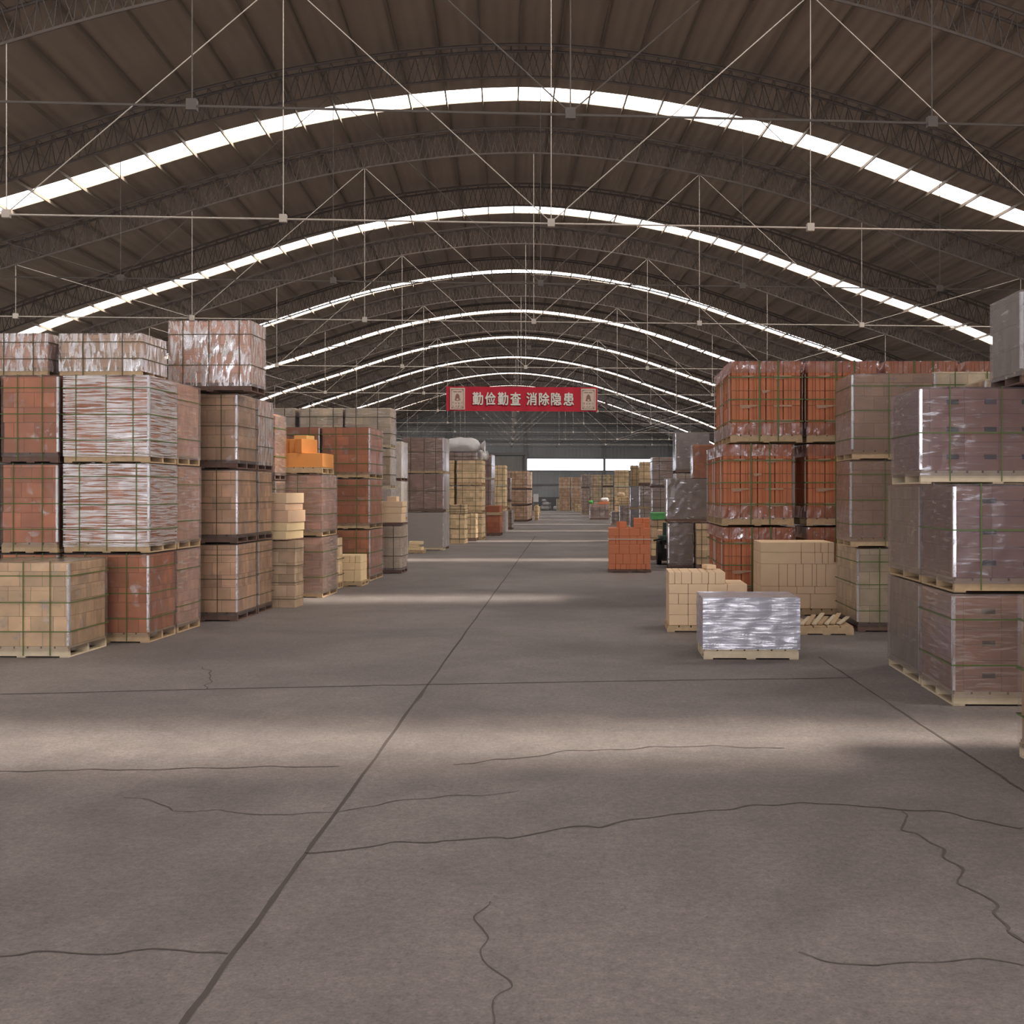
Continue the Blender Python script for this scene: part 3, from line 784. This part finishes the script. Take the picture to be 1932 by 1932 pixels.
stack('L', 557, 0, .9, [563], [998, 922, 845, 769], ['cream', 'cream', 'cream', 'cream'], 'left of the tall row behind the orange slab', Y=24.4, dfix=.85)
stack('L', 757, 0, .7, [761], [982, 907, 832], ['white', 'white', 'white'], 'slim white stack behind the cream slab pile', Y=27.0, dfix=.85)
stack('L', 836, 1038, 1.13, [841, 847], [966, 893, 825], [['palegrey', 'purple', 'purple'], ['palegrey', 'white', 'white']], 'purple-brown stack with silvery side')
# small slab pile
YQ = floor_y(1044)
pr = empty('wooden_pallet', (wx(769, YQ), YQ, 0), ROT); tag(pr, 'low pallet with a few slabs before the purple-brown stack', 'pallet'); pallet_mesh(.42, .5, M['wood'], pr, 'deck', h=.08)
for k, (dx_, w_, h_, lb) in enumerate([(0, .40, .08, 'lowest yellow slab on the low pallet in the left row'), (.02, .3, .07, 'middle yellow slab on the low pallet in the left row'), (.03, .4, .08, 'top yellow slab on the low pallet in the left row')]):
    blocks('slab', lb, 'slab', 'slabs on the low pallet', [(wx(769, YQ)+dx_, YQ+.02, .083+[0, .082, .154][k], w_-.03, .42, h_-.003, ROT + R(3*k))], 'yellowblock')
R12 = stack('L', 909, 1019, .87, [916], [968, 916, 867], ['beigefar']*3, 'big beige stack below the white bag', palmats=['wood']*3)
stack('L', 857, 1019, .7, [862], [968, 916, 867], ['yellow']*3, 'yellow stack left of the big beige one', dfix=.7)
Y12 = floor_y(1019); z12 = wz(867, Y12)
single('L', 899, Y12+.1, z12+.003, 853, .95, 905, 'purple', 'flat purple-brown pack under the white bag', d=.6, detail=1, pal=False)
stack('L', 877, 1026, .62, [883], [969, 951], ['yellow', 'beigefar'], 'small pile before the big beige stack', pal=False)
stack('L', 899, 1021, .28, [903], [968], ['beigefar'], 'pale slabs right of the small pile', pal=True)
stack('L', 927, 0, .75, [933], [957, 905, 857], ['purple']*3, 'purple stack behind the beige ones', Y=45.2)
stack('L', 943, 1011, .52, [948], [972, 953], ['firered', 'firered'], 'dark red slab pile by the aisle', pal=True)
stack('L', 953, 0, .5, [957], [959, 918, 877], ['yellow']*3, 'slim golden stack along the left row', Y=50.4)
stack('L', 953, 1004, .25, [958], [964], ['white'], 'small white wrapped pile by the aisle', pal=False)
stack('L', 966, 999, .3, [969], [962], ['brown'], 'small brown pile beyond the white wrapped pile')
stack('L', 963, 0, .5, [965], [957, 946, 901], ['red', 'beigefar', 'purple'], 'narrow dark stack beyond the golden one', Y=55.0, dfix=.7)
stack('L', 995, 984, .92, [1000, 1004], [954, 924, 888], ['tanfar']*3, 'wide stack near the far end', palmats=['darkwood']*3)
stack('L', 962, 984, .9, [966], [954, 924, 888], ['tanfar']*3, 'stack left of the wide far one', dfix=.8)
stack('L', 1015, 981, .2, [1016], [952], ['beigefar'], 'small beige pile beside the far brown stack', dfix=.5)
stack('L', 1017, 973, .38, [1019], [955], ['yellow'], 'yellow box under the white cabinet', pal=False)
YZ = floor_y(973); zZ = wz(955, YZ)
wc = empty('cabinet', (wx(1006, YZ), YZ+.05, zZ+.003)); tag(wc, 'white metal cabinet on short legs at the far end of the aisle', 'cabinet')
m_ = MB(); m_.box(0, .36, 0, .4, .3, .78); m_.box(.02, .34, 0.02, .38, .78, .86); m_.build('body', M['whitepaint'], wc)
for x_, y_ in ((.01, .01), (.32, .01), (.01, .36), (.32, .36)):
    m_ = MB(); m_.box(x_, x_+.03, y_, y_+.03, 0, .3); m_.build('leg', M['steel'], wc)

# bags ------------------------------------------------------------------
def bag(loc, sx, sy, sz, rz, label, cat='bag', mat='bag', tail=True, grp=None, name='woven_bag'):
    root = empty(name, loc, rz); tag(root, label, cat, grp)
    m_ = MB(); nu, nv = 28, 16
    def pt(i, j):
        a_ = 2*math.pi*i/nu; t = j/nv; x = (t-.5)*2
        r_ = (1-abs(x)**7)**.5 if abs(x) < 1 else 0
        r_ = max(r_*(1-.25*max(0, x-.55)/.45), .12 if x > 0 else .45)
        yy = math.cos(a_)*r_; zz_ = math.sin(a_)*r_
        n_ = noise.noise(Vector((x*2.2+loc[0], yy*1.7, zz_*2+loc[1])))*.16
        zz_ = max(zz_*(1+n_), -.72)
        return (x*sx/2, yy*sy/2*(1+n_), (zz_+.72)*sz/1.72)
    for i in range(nu):
        for j in range(nv):
            m_.face([pt(i, j), pt(i+1, j), pt(i+1, j+1), pt(i, j+1)])
    m_.build('sack', M[mat], root, smooth=True, merge=True)
    if tail:
        m_ = MB()
        for k in range(7):
            a_ = 2*math.pi*k/7; b_ = 2*math.pi*(k+1)/7; c_ = .42*sz
            p = lambda q, r_, xo: (sx/2*.97+xo, math.cos(q)*r_*sy/2, c_+math.sin(q)*r_*sz/2)
            m_.face([p(a_, .14, 0), p(b_, .14, 0), p(b_, .95+.5*noise.noise(Vector((k+1, 2, loc[0]))), sx*.14), p(a_, .95+.5*noise.noise(Vector((k, 2, loc[0]))), sx*.14)])
        m_.build('tied_neck', M[mat], root)
    return root
Yb = Y12+.15
bag((wx(872, Yb), Yb+.35, wz(853, Yb)+.012), 1.22, .6, .5, R(-2), 'long white woven bag lying on the flat purple pack')
bag((wx(907, Yb+.3), Yb+.75, z12+.01), .34, .3, .34, R(40), 'small white tied bag beside the long white bag')
for k, (px_, py_, sx_, sz_, rz_, lb, zo) in enumerate([(1028, 961, .9, .42, 4, 'white sack lying leftmost on the floor by the far wall', 0), (1050, 961, .62, .38, -4, 'white sack lying rightmost on the floor by the far wall', 0),
    (1030, 961, .7, .34, 6, 'white sack lying on the leftmost floor sack at the far wall', .43), (1026, 961, .4, .24, 0, 'small grey sack topmost of the sacks at the far wall', .78)]):
    bag((wx(px_, 103.2), 103.2 + .02*k, zo), sx_, .7, sz_, R(rz_), lb, grp='sacks by the far wall')

# right side of the aisle ------------------------------------------------
AA = stack('R', 1801, 1332, 1.25, [1739, 1676], [1118, 911], [['coredclear', 'cored'], ['greyfilm', 'greyfilm']], 'nearest right stack', detail=2, palmats=['paleboard', 'wood'], holes=True)
zA = wz(911, floor_y(1332))
single('R', 1737, 9.4, zA, 728, 1.3, 1683, 'cored', 'top pack of cored blocks under hazy violet film, nearest right stack', palmat='paleboard', side='R') if False else None
def single_r(xc, Y, z0, ytop, w, far, style, label, **kw):
    kw.setdefault('detail', 2)
    rot = kw.pop('rot', ROT); d = kw.pop('d', None)
    X = wx(xc, Y); d = d or solve_depth(X, Y, far, rot)
    return pack(w, d, wz(ytop, Y)-z0, style, (X, Y, z0), label, rot, 'R', **kw)
single_r(1737, 9.4, zA, 728, 1.3, 1683, 'cored', 'top pack of cored blocks under hazy film on the nearest right stack', palmat='paleboard', holes=True)
zA2 = wz(728, 9.4)
pack(.9, .72, .78, 'greyfilm', (3.64, 9.18, zA2+.002), 'dark grey wrapped pack highest at the right picture edge', R(-1), 'R', 2, True, 'darkwood')
pack(.9, .86, 1.02, 'beige', (2.745, 6.1, 0), 'pale pack on the floor cut off by the right picture edge', R(0), 'R', 2, True, 'paleboard')
for k_, lv_ in enumerate(('bottom', 'middle', 'top')):  # unseen stack added to cast the sharp shadow on the near floor
    pack(1.0, 1.9, 1.0, 'tan', (3.75, 5.02, k_*1.0+.001), '%s pack of the unseen tan stack added just outside the right picture edge' % lv_, R(0), 'R', 0, True, 'wood')
AC = stack('R', 1612, 1192, .93, [1578], [1032, 867, 703], ['pale', 'dusty', 'dusty'], 'stack between terracotta wall and cored blocks', detail=2, dx=[6, -8, -4], palmats=['darkwood', 'wood', 'wood'])
stack('R', 1763, 0, .92, [1750], [1030, 865, 700], ['pale']*3, 'cream stack peeping over the dusty stacks', Y=14.6, dfix=.8)
stack('R', 1860, 0, .9, [1850], [1028, 870, 713], ['pale']*3, 'cream stack below the grey top pack', Y=13.3, dfix=.8)

def tile_pack(w, d, h, loc, label, rot=ROT, src=[]):
    root = empty('terracotta_pack', loc, rot); tag(root, label, 'brick pack', 'terracotta packs in the big red stack')
    pallet_mesh(w, d, M['wood'], root)
    z0 = .11; nl = 5; H = h-.02-z0; hl = H/nl; nc = 4; cw = (w-.04)/nc
    rnd = random.Random(3)
    m_ = MB()
    pat = [.2, .09, .07, .09, .2, .07, .09, .19]; s_ = sum(pat)
    for l in range(nl):
        for c_ in range(nc):
            xx = .02 + c_*cw + .004; tot = cw-.01; j = rnd.uniform(-.006, .006)
            for k, q in enumerate(pat):
                ww = q/s_*tot; yo = .02 + (.012 if k % 2 else 0) + j
                m_.box(xx+.0015, xx+ww-.0015, yo, .3, z0+l*hl+.003, z0+(l+1)*hl-.003, skip='bd')
                m_.box(xx+.0015, xx+ww-.0015, d-.3, d-yo, z0+l*hl+.003, z0+(l+1)*hl-.003, skip='fd'); xx += ww
        nds = 5; dw = (d-.06)/nds
        for c_ in range(nds):
            j = rnd.uniform(-.005, .005)
            m_.box(.022+j, w-.022+j, .03+c_*dw, .03+(c_+1)*dw-.006, z0+l*hl+.003, z0+(l+1)*hl-.003, skip='fb')
    m_.build('terracotta_blocks', M['tile'], root)
    for l in range(1, nl):
        m_ = MB(); z = z0+l*hl
        m_.box(.025, w-.025, .012, d-.012, z-.001, z+.001)
        for k in range(3):
            if rnd.random() < .75:
                xa = rnd.uniform(.03, w-.32); L = rnd.uniform(.12, .28); dr_ = rnd.uniform(.02, .055)
                m_.face([(xa, .008, z+.002), (xa+L, .008, z+.004), (xa+L*.95, -.006, z-dr_*rnd.random()), (xa+.02, -.008, z-dr_)])
        m_.build('paper_sheet', M['paper'], root)
    shell('plastic_wrap', w, d, h-.19, h-.028, FILM['crumple'], root, off=.004, res=.05, amp=.02)
    shell('plastic_wrap', w, d, .10, .27, FILM['crumple'], root, off=.004, res=.05, amp=.02, top=False)
    straps(w, d, z0+.02, h-.1, 3, 0, M['strap'], root, sw=.016)
    for x in (.42, .70):
        m_ = MB(); t = .003; o = .012; z1 = h-.02
        m_.box(x*w/1.07, x*w/1.07+.02, -o-t, -o, .02, z1+.004); m_.box(x*w/1.07, x*w/1.07+.02, d+o, d+o+t, .02, z1+.004); m_.box(x*w/1.07, x*w/1.07+.02, -o-t, d+o+t, z1+.004, z1+.007); m_.build('strap', M['strap'], root)
    for y in (.06, d-.16, ):
        for x, s in ((-.012, -1), (w+.006, 1)):
            m_ = MB(); m_.box(x, x+.006, y, y+.05, .2, h-.2); m_.build('edge_strip', M['paleedge'], root)
    return root
YE = floor_y(1146); zt = [0, wz(992, YE), wz(835, YE), wz(678, YE)]
src = None; wE = 1.03; dE = 1.10
for ci, xc in enumerate((1372, 1522, 1670, 1823)):
    for r_ in range(2 if ci == 0 else 1):
        for l in range(3):
            off = ([-8, -10, 6][l])*YE/F if ci == 0 else 0
            lv = ['bottom', 'middle', 'top'][l]
            where = ['front pack, leftmost column', 'front pack, second column', 'front pack, third column', 'front pack, rightmost column'][ci] if r_ == 0 else 'rear pack, leftmost column'
            lab = 'terracotta blocks in crumpled film, %s %s of the big red stack' % (lv, where)
            loc = (wx(xc, YE)+off + r_*.03, YE + r_*(dE+.10), zt[l])
            if src is None: src = tile_pack(wE, dE, zt[1]-zt[0]-.001, loc, lab); o = src
            else:
                o = copy_tree(src); o.location = loc; o['label'] = lab
            o.rotation_euler = (0, 0, ROT*.6 + random.uniform(-.004, .004)); o.scale = (1, 1, (zt[l+1]-zt[l]-.001)/(zt[1]-.001))

# loose beige piles
YR = 13.15; xr = wx(1262, YR)
pr = empty('wooden_pallet', (xr-.02, YR, 0), ROT); tag(pr, 'wooden pallet under the low beige brick pile', 'pallet'); pallet_mesh(.98, .72, M['wood'], pr, 'deck', h=.075)
g5 = 'beige firebricks in the low pile'
pile(xr, YR+.01, .078, [(.125, [.23, .23, .24, .23]), (.125, [.23, .115, .24, .115, .23]), (.125, [.115, .115, .23, .24, .23]), (.115, [.23, .23, .23, .235]), (.14, [.07, .08, .12, .12, .08, .08, .12])], .68, 2, 'beigeblock', 'beige firebrick in the %s course of the low pile behind the silvery load', group=g5)
blocks('firebrick', 'single beige firebrick lying on top of the low beige pile', 'brick', None, [(xr+.50, YR+.45, .711, .12, .2, .05, R(12))], 'beigeblock')
YS = 14.9; xs = wx(1436, YS)
pr = empty('wooden_pallet', (xs-.02, YS, 0), ROT); tag(pr, 'wooden pallet under the tall beige brick pile', 'pallet'); pallet_mesh(1.1, .85, M['wood'], pr, 'deck', h=.09)
pile(xs, YS+.01, .093, [(.20, [.30, .36, .38]), (.10, [.24, .24, .24, .32]), (.3, [.24, .115, .11, .10, .12, .06, .12, .21]), (.155, [.54, -.0, .18, .10, .08, .08]), (.135, [.54, .18, .08, .10, .08])], .8, 2, 'beigeblock', 'beige block in the %s course of the tall pile before the terracotta stack', group='beige blocks in the tall pile', name='refractory_block', cat='block')

# silvery wrapped pallet
Y7s = floor_y(1244)
root = empty('wrapped_pallet_load', (wx(1328, Y7s), Y7s, 0), R(-1.0)); tag(root, 'low pallet load wound in shining silvery film, standing alone on the floor', 'wrapped load')
W7, D7 = .935, .68
po = pallet_mesh(W7, D7, M['paleboard'], root, near=True, h=.105)
z1_ = wz(1130, Y7s)
load_mesh(W7-.02, D7-.02, .105, z1_-.006, M['greyb'], root, .1)
sh = shell('plastic_wrap', W7, D7, .10, z1_, FILM['silver'], root, off=.012, res=.03, amp=.012)
# broken pallet with splintered boards
YT8 = 12.9; xb_ = wx(1509, YT8)
root = empty('broken_pallet', (xb_, YT8, 0), R(-3)); tag(root, 'empty splintered wooden pallet right of the silvery load', 'pallet')
pallet_mesh(.62, .8, M['wood'], root, 'frame', h=.10)
for k in range(7):
    m_ = MB(); x_ = .02 + k*.075
    m_.obox((x_, .02+.02*k, .115), (x_+.16-.03*(k % 2), .42, .165+.02*(k % 3)), .05, .014); m_.build('loose_board', M['wood' if k % 2 else 'paleboard'], root)

# middle distance, right
YF = floor_y(1073)
zF0 = wz(985, YF)
stack('R', 1262, 1073, .52, [1258], [986], ['greyfilm'], 'lower left of the dark grey pair', detail=2, dfix=.85, palmats=['darkwood'])
stack('R', 1314, 1075, .40, [1311], [986], ['beigefar'], 'right of the dark grey one', dfix=.8, palmats=['darkwood'])
single_r(1258, YF, zF0, 902, 1.02, 1255, 'greyfilm', 'wide grey wrapped pack with glinting folds left of the terracotta stack', d=.85, palmat='darkwood')
single_r(1308, YF+.03, wz(902, YF)+.002, 838, .5, 1305, 'redfar', 'small orange-red wrapped pack on the wide grey pack', d=.7, pal=False)
stack('R', 1275, 0, .9, [1270], [971, 892, 815], ['dusty', 'brown', 'greyfilm'], 'tall grey stack behind the wide grey pack', Y=30.0, palmats=['darkwood']*3)
stack('R', 1230, 0, .95, [1227], [972, 920, 862], ['brown', 'brown', 'brown'], 'brown stack above the green box', Y=36.0, palmats=['darkwood']*3)
stack('R', 1207, 0, .6, [1205], [960, 916, 870], ['brown', 'brown', 'yellow'], 'golden topped stack by the far window', Y=43.0)
stack('R', 1189, 0, .36, [1188], [961, 917, 877], ['greyfilm', 'greyfilm', 'beigefar'], 'slim stack left of the golden topped one', Y=45.5, dfix=.6)
stack('R', 1159, 0, .76, [1158], [954, 919, 886], ['beigefar']*3, 'peach stack below the far window', Y=58.0, dfix=.8)
stack('R', 1137, 0, .72, [1136], [946, 919, 895], ['pale2']*3, 'right of two far cream stacks', Y=75.0, dfix=.8)
stack('R', 1114, 0, .76, [1113], [946, 919, 895], ['pale2']*3, 'left of two far cream stacks', Y=75.0, dfix=.8)
stack('R', 1097, 0, .6, [1096], [948, 921, 895], ['tan']*3, 'far tan stack beside the cream ones', Y=83.0, dfix=.8)
stack('R', 1055, 963.7, 1.0, [1053], [941, 920, 900], ['tanfar']*3, 'farthest stack, left column', dfix=1.0)
stack('R', 1078, 963.7, .85, [1077], [941, 920, 900], ['tanfar']*3, 'farthest stack, right column', dfix=1.0)
single_r(1050, 98.0, 0, 941, .25, 1049, 'pale', 'pale slab standing left of the farthest stack', d=.5, detail=0, pal=False)
single_r(1084, 93.6, 0, 951, 1.0, 1083, 'yellow', 'small yellow pack on the floor before the farthest stack', d=.8, detail=0)
single_r(1113, 67.3, 0, 951, 1.14, 1112, 'purple', 'low purple-brown wrapped pack in the far aisle', d=.9, detail=1)
zz = wz(951, 67.3)
blocks('slab', 'thin brown slab lying on the low purple pack', 'slab', None, [(wx(1128, 67.3), 67.4, zz+.002, .68, .5, .12, ROT)], 'firered')
bag((wx(1141, 67.5), 67.65, zz+.125), .5, .4, .26, 0, 'cream bag on the brown slab in the far aisle', tail=False, mat='bag')
bag((wx(1115, 67.4), 67.6, zz+.002), .26, .3, .22, 0, 'small green bag on the low purple pack', tail=False, mat='green')
single_r(1153, 55.9, 0, 965, .46, 1152, 'brown', 'small brown pack beyond the red block pallet', d=.6, detail=0)
single_r(1169, 53.0, 0, 953, .5, 1168, 'brown', 'brown pack carrying a yellow box in the far right row', d=.6, detail=0)
single_r(1168, 53.0, wz(953, 53)+.002, 938, .5, 1167, 'yellow', 'yellow box on the brown pack in the far right row', d=.5, detail=0, pal=False)
bag((wx(1172, 53.1), 53.3, wz(938, 53)+.003), .4, .35, .22, 0, 'cream bag lying on the yellow box', tail=False, mat='beigeblock')

# red block pallet
YQ9 = floor_y(1080); x9 = wx(1147, YQ9)
pr = empty('wooden_pallet', (x9, YQ9, 0), ROT); tag(pr, 'wooden pallet under the red block pile in the aisle', 'pallet'); pallet_mesh(.89, .84, M['darkwood'], pr, 'deck', h=.06)
g9 = 'red blocks on the pallet in the aisle'; l9 = 'red block in the %s course of the pile on the pallet in the aisle'
cw = .145
zt9 = pile(x9+.01, YQ9+.01, .063, [(.11, [.15, .1, .12, .07, .14, .1, .09, .1]), (.21, [.15, .15, .15, .14, .14, .14]), (.20, [.22, .21, .22, .22]), (.17, [.15, .07, .22, .15, .14, .14]), (.16, [.22, .21, .22, .22])], .8, 2, 'firered', l9, group=g9, name='red_block', cat='block')
pile(x9+.55, YQ9+.3, zt9, [(.1, [.18, .16]), (.1, [.18, .16])], .45, 1, 'firered', 'red block in the %s layer of the raised rear corner of the red pile', group=g9, name='red_block', cat='block')
blocks('red_block', 'upright small red block at front left on the red pile', 'block', g9, [(x9+.24, YQ9+.15, zt9, .16, .2, .13, R(15))], 'firered')
blocks('red_block', 'red block lying at front right on the red pile', 'block', g9, [(x9+.54, YQ9+.03, zt9, .2, .18, .1, R(-6))], 'firered')
m_ = MB(); t = .003; z_ = wz(1018, YQ9); w_, d_ = .89, .83
rt = empty('packing_strap', (x9, YQ9, z_), ROT); tag(rt, 'grey packing strap round the red block pile', 'strap')
m_.box(-.008, w_+.005, -.008, -.005, 0, .016); m_.box(-.008, w_+.005, d_, d_+.003, 0, .016); m_.box(-.008, -.005, -.005, d_, 0, .016); m_.box(w_+.002, w_+.005, -.005, d_, 0, .016)
m_.build('band', M['whitestrap'], rt)

# cream stack with green box, and the small dark vehicle
YG = 27.0; xg = wx(1229, YG)
single_r(1229, YG, 0, 980, .5, 1228, 'beigefar', 'cream block stack under the green box', d=.5, detail=0, pal=True)
root = empty('box', (xg-.01, YG-.02, wz(980, YG)+.002), ROT); tag(root, 'long green wrapped box on the cream block stack', 'box')
m_ = MB(); m_.box(0, .46, 0, .5, 0, .155); m_.build('carton', M['green'], root); m_ = MB(); m_.box(-.004, .464, -.004, .504, .13, .162); m_.build('lid', M['green'], root)
blocks('block', 'pale upright block leaning by the cream stack behind the vehicle', 'block', None, [(wx(1241, 26.6), 26.55, 0, .17, .2, wz(1000, 26.6), 0)], 'peach')
root = empty('cargo_tricycle', (wx(1240, 25.3), 25.2, 0), 0); tag(root, 'small black and green vehicle half hidden by the grey packs', 'vehicle')
m_ = MB(); n = 20
for s in (0,):
    for i in range(n):
        a_, b_ = 2*math.pi*i/n, 2*math.pi*(i+1)/n; r_ = .27
        p = lambda q, rr, x: (x, .28+math.cos(q)*rr, .275+math.sin(q)*rr)
        m_.face([p(a_, r_, 0), p(b_, r_, 0), p(b_, r_, .1), p(a_, r_, .1)]); m_.face([p(a_, r_, 0), p(a_, .15, .02), p(b_, .15, .02), p(b_, r_, 0)]); m_.face([p(a_, r_, .1), p(b_, r_, .1), p(b_, .15, .08), p(a_, .15, .08)])
        m_.face([p(a_, .15, .02), p(a_, 0.01, .03), p(b_, 0.01, .03), p(b_, .15, .02)])
m_.build('tyre', M['black'], root)
m_ = MB(); m_.box(.11, .8, .1, .9, .12, .56); m_.box(.11, .8, .0, .12, .1, .16); m_.build('body', M['black'], root)
m_ = MB(); m_.box(.05, .8, .05, .6, .565, .66); m_.build('seat', M['darkgreen'], root)
m_ = MB(); m_.box(.16, .7, .5, .6, .66, .95); m_.build('seat_back', M['darkgreen'], root)
m_ = MB(); m_.tube((-.09, .02, .56), (.12, .06, .60), .022, 8, True); m_.tube((.12, .06, .60), (.2, .3, .5), .02, 8, True); m_.build('handlebar', M['black'], root)
m_ = MB(); m_.box(.16, .24, -.005, .0, .38, .46); m_.build('number_plate', M['letter'], root)

# ------------------------------------------------------------------ banner
VB = 47.35 - .12
um = (uv_px(842, VB) + uv_px(1127, VB))/2; bwid = uv_px(1127, VB) - uv_px(842, VB); bh_ = 1.24
bh_ = 46*bwid/285.0
ban = empty('banner', P(um, VB, wz(775.5, 47.0)), TH); tag(ban, 'long red slogan banner hung from the roof rods high across the hall', 'banner')
m_ = MB(); nn = 60
for i in range(nn):
    x0_, x1_ = -bwid/2 + bwid*i/nn, -bwid/2 + bwid*(i+1)/nn
    y0_, y1_ = .012*math.sin(i*.9), .012*math.sin((i+1)*.9)
    m_.face([(x0_, y0_*.3, 0), (x1_, y1_*.3, 0), (x1_, y1_*.3, bh_), (x0_, y0_*.3, bh_)]); m_.face([(x1_, y1_*.3+.006, 0), (x0_, y0_*.3+.006, 0), (x0_, y0_*.3+.006, bh_), (x1_, y1_*.3+.006, bh_)])
m_.build('cloth', M['banner'], ban)
def text_mesh(s, off=0.0, ext=.004):
    cu = bpy.data.curves.new('t', 'FONT'); cu.body = s; cu.size = 1.0; cu.offset = off; cu.extrude = ext; cu.align_x = 'CENTER'
    ob = bpy.data.objects.new('t', cu); col.objects.link(ob)
    dg = bpy.context.evaluated_depsgraph_get(); dg.update()
    me = bpy.data.meshes.new_from_object(ob.evaluated_get(dg))
    bpy.data.objects.remove(ob); bpy.data.curves.remove(cu)
    return me
mpp = bwid/285.0
chars = '勤俭勤查消除隐患'
cxs = [820+(v+60)/5.855 for v in (415, 553, 692, 830, 1008, 1145, 1280, 1418)]
for ch, cxp in zip(chars, cxs):
    for (nm, mt, dy, dx_, bold) in (('character', 'letter', -.010, 0.0, .011), ('character_shadow', 'ink', -.007, .010, .013)):
        me = text_mesh(ch)
        if not me.vertices: print('NO GLYPH', ch); continue
        V = [v.co.copy() for v in me.vertices]; Fc = [tuple(p.vertices) for p in me.polygons]
        xs_ = [v.x for v in V]; ys_ = [v.y for v in V]
        w0, h0 = max(xs_)-min(xs_), max(ys_)-min(ys_); cx0, cy0 = (max(xs_)+min(xs_))/2, (max(ys_)+min(ys_))/2
        sx_, sy_ = 19.0*mpp/w0, 23.5*mpp/h0
        VV, FF = [], []
        for q, (ax, ay) in enumerate(((0, 0), (1, 0), (-1, 0), (0, 1), (0, -1), (.7, .7), (-.7, .7), (.7, -.7), (-.7, -.7))):
            b0 = len(VV)
            VV += [((v.x-cx0)*sx_ + ax*bold, v.z*.2 - q*.00006, (v.y-cy0)*sy_ + ay*bold*1.1) for v in V]
            FF += [tuple(k+b0 for k in f) for f in Fc]
        me2 = bpy.data.meshes.new(nm); me2.from_pydata(VV, [], FF); me2.materials.append(M[mt]); bpy.data.meshes.remove(me)
        o = link(nm, me2, ban); o.location = ((cxp-984.5)*mpp + dx_, dy, bh_*.5 + .01 - dx_)
for cxp in (863, 1110):
    x = 0.0; zc = 0.0; w2, h2 = 14*.0271, 20.5*.0271; ks = mpp/.0271
    m_ = MB(); m_.box(x-w2, x+w2, -.02, -.018, zc-h2, zc+h2); pl = m_.build('placard', M['placard'], ban); pl.location = ((cxp-984.5)*mpp, .012, bh_/2); pl.scale = (ks, 1, ks)
    m_ = MB()
    e = .02; i_ = .07
    for (a0, a1, b0, b1) in ((x-w2+i_, x+w2-i_, zc-h2+i_, zc-h2+i_+.012), (x-w2+i_, x+w2-i_, zc+h2-i_-.012, zc+h2-i_), (x-w2+i_, x-w2+i_+.012, zc-h2+i_, zc+h2-i_), (x+w2-i_-.012, x+w2-i_, zc-h2+i_, zc+h2-i_)):
        m_.box(a0, a1, -.023, -.02, b0, b1)
    for sx in (-1, 1):
        for sz in (-1, 1):
            cx_, cz_ = x+sx*(w2-i_-.03), zc+sz*(h2-i_-.03); m_.box(cx_-.03, cx_+.03, -.023, -.02, cz_-.025, cz_+.025)
    m_.box(x-.21, x-.02, -.023, -.02, zc+.345, zc+.375); m_.box(x+.02, x+.21, -.023, -.02, zc+.345, zc+.375)
    m_.build('frame_line', M['inkbrown'], pl)
    m_ = MB()   # bell-like emblem built of courses
    prof = [(-.10, .14), (-.05, .13), (0, .11), (.06, .105), (.12, .10), (.17, .08), (.21, .05), (.235, .02)]
    for k in range(len(prof)-1):
        (za, wa), (zb, wb) = prof[k], prof[k+1]; o_ = zc+.02
        m_.face([(x-wa, -.023, o_+za), (x+wa, -.023, o_+za), (x+wb, -.023, o_+zb), (x-wb, -.023, o_+zb)])
    m_.build('emblem', M['inkbrown'], pl)
    m_ = MB()
    m_.box(x-.05, x+.05, -.026, -.0235, zc-.07, zc+.0); m_.build('emblem_opening', M['placard'], pl)
    m_ = MB()
    for row in (0, 1):
        for k in range(4):
            cx_ = x + (k-1.5)*.145; cz_ = zc-.20-row*.19
            rr_ = random.Random(row*7+k*3+1)     # too small to read in the photo: blurred marks only
            for q in range(5):
                ax, az = rr_.uniform(-.04, .03), rr_.uniform(-.05, .05)
                if q % 2: m_.box(cx_+ax, cx_+ax+.03, -.023, -.02, cz_+az, cz_+az+.012)
                else: m_.box(cx_+ax, cx_+ax+.012, -.023, -.02, cz_+az-.02, cz_+az+.02)
    m_.build('small_print', M['inkbrown'], pl)
print('OBJECTS', len(bpy.data.objects))
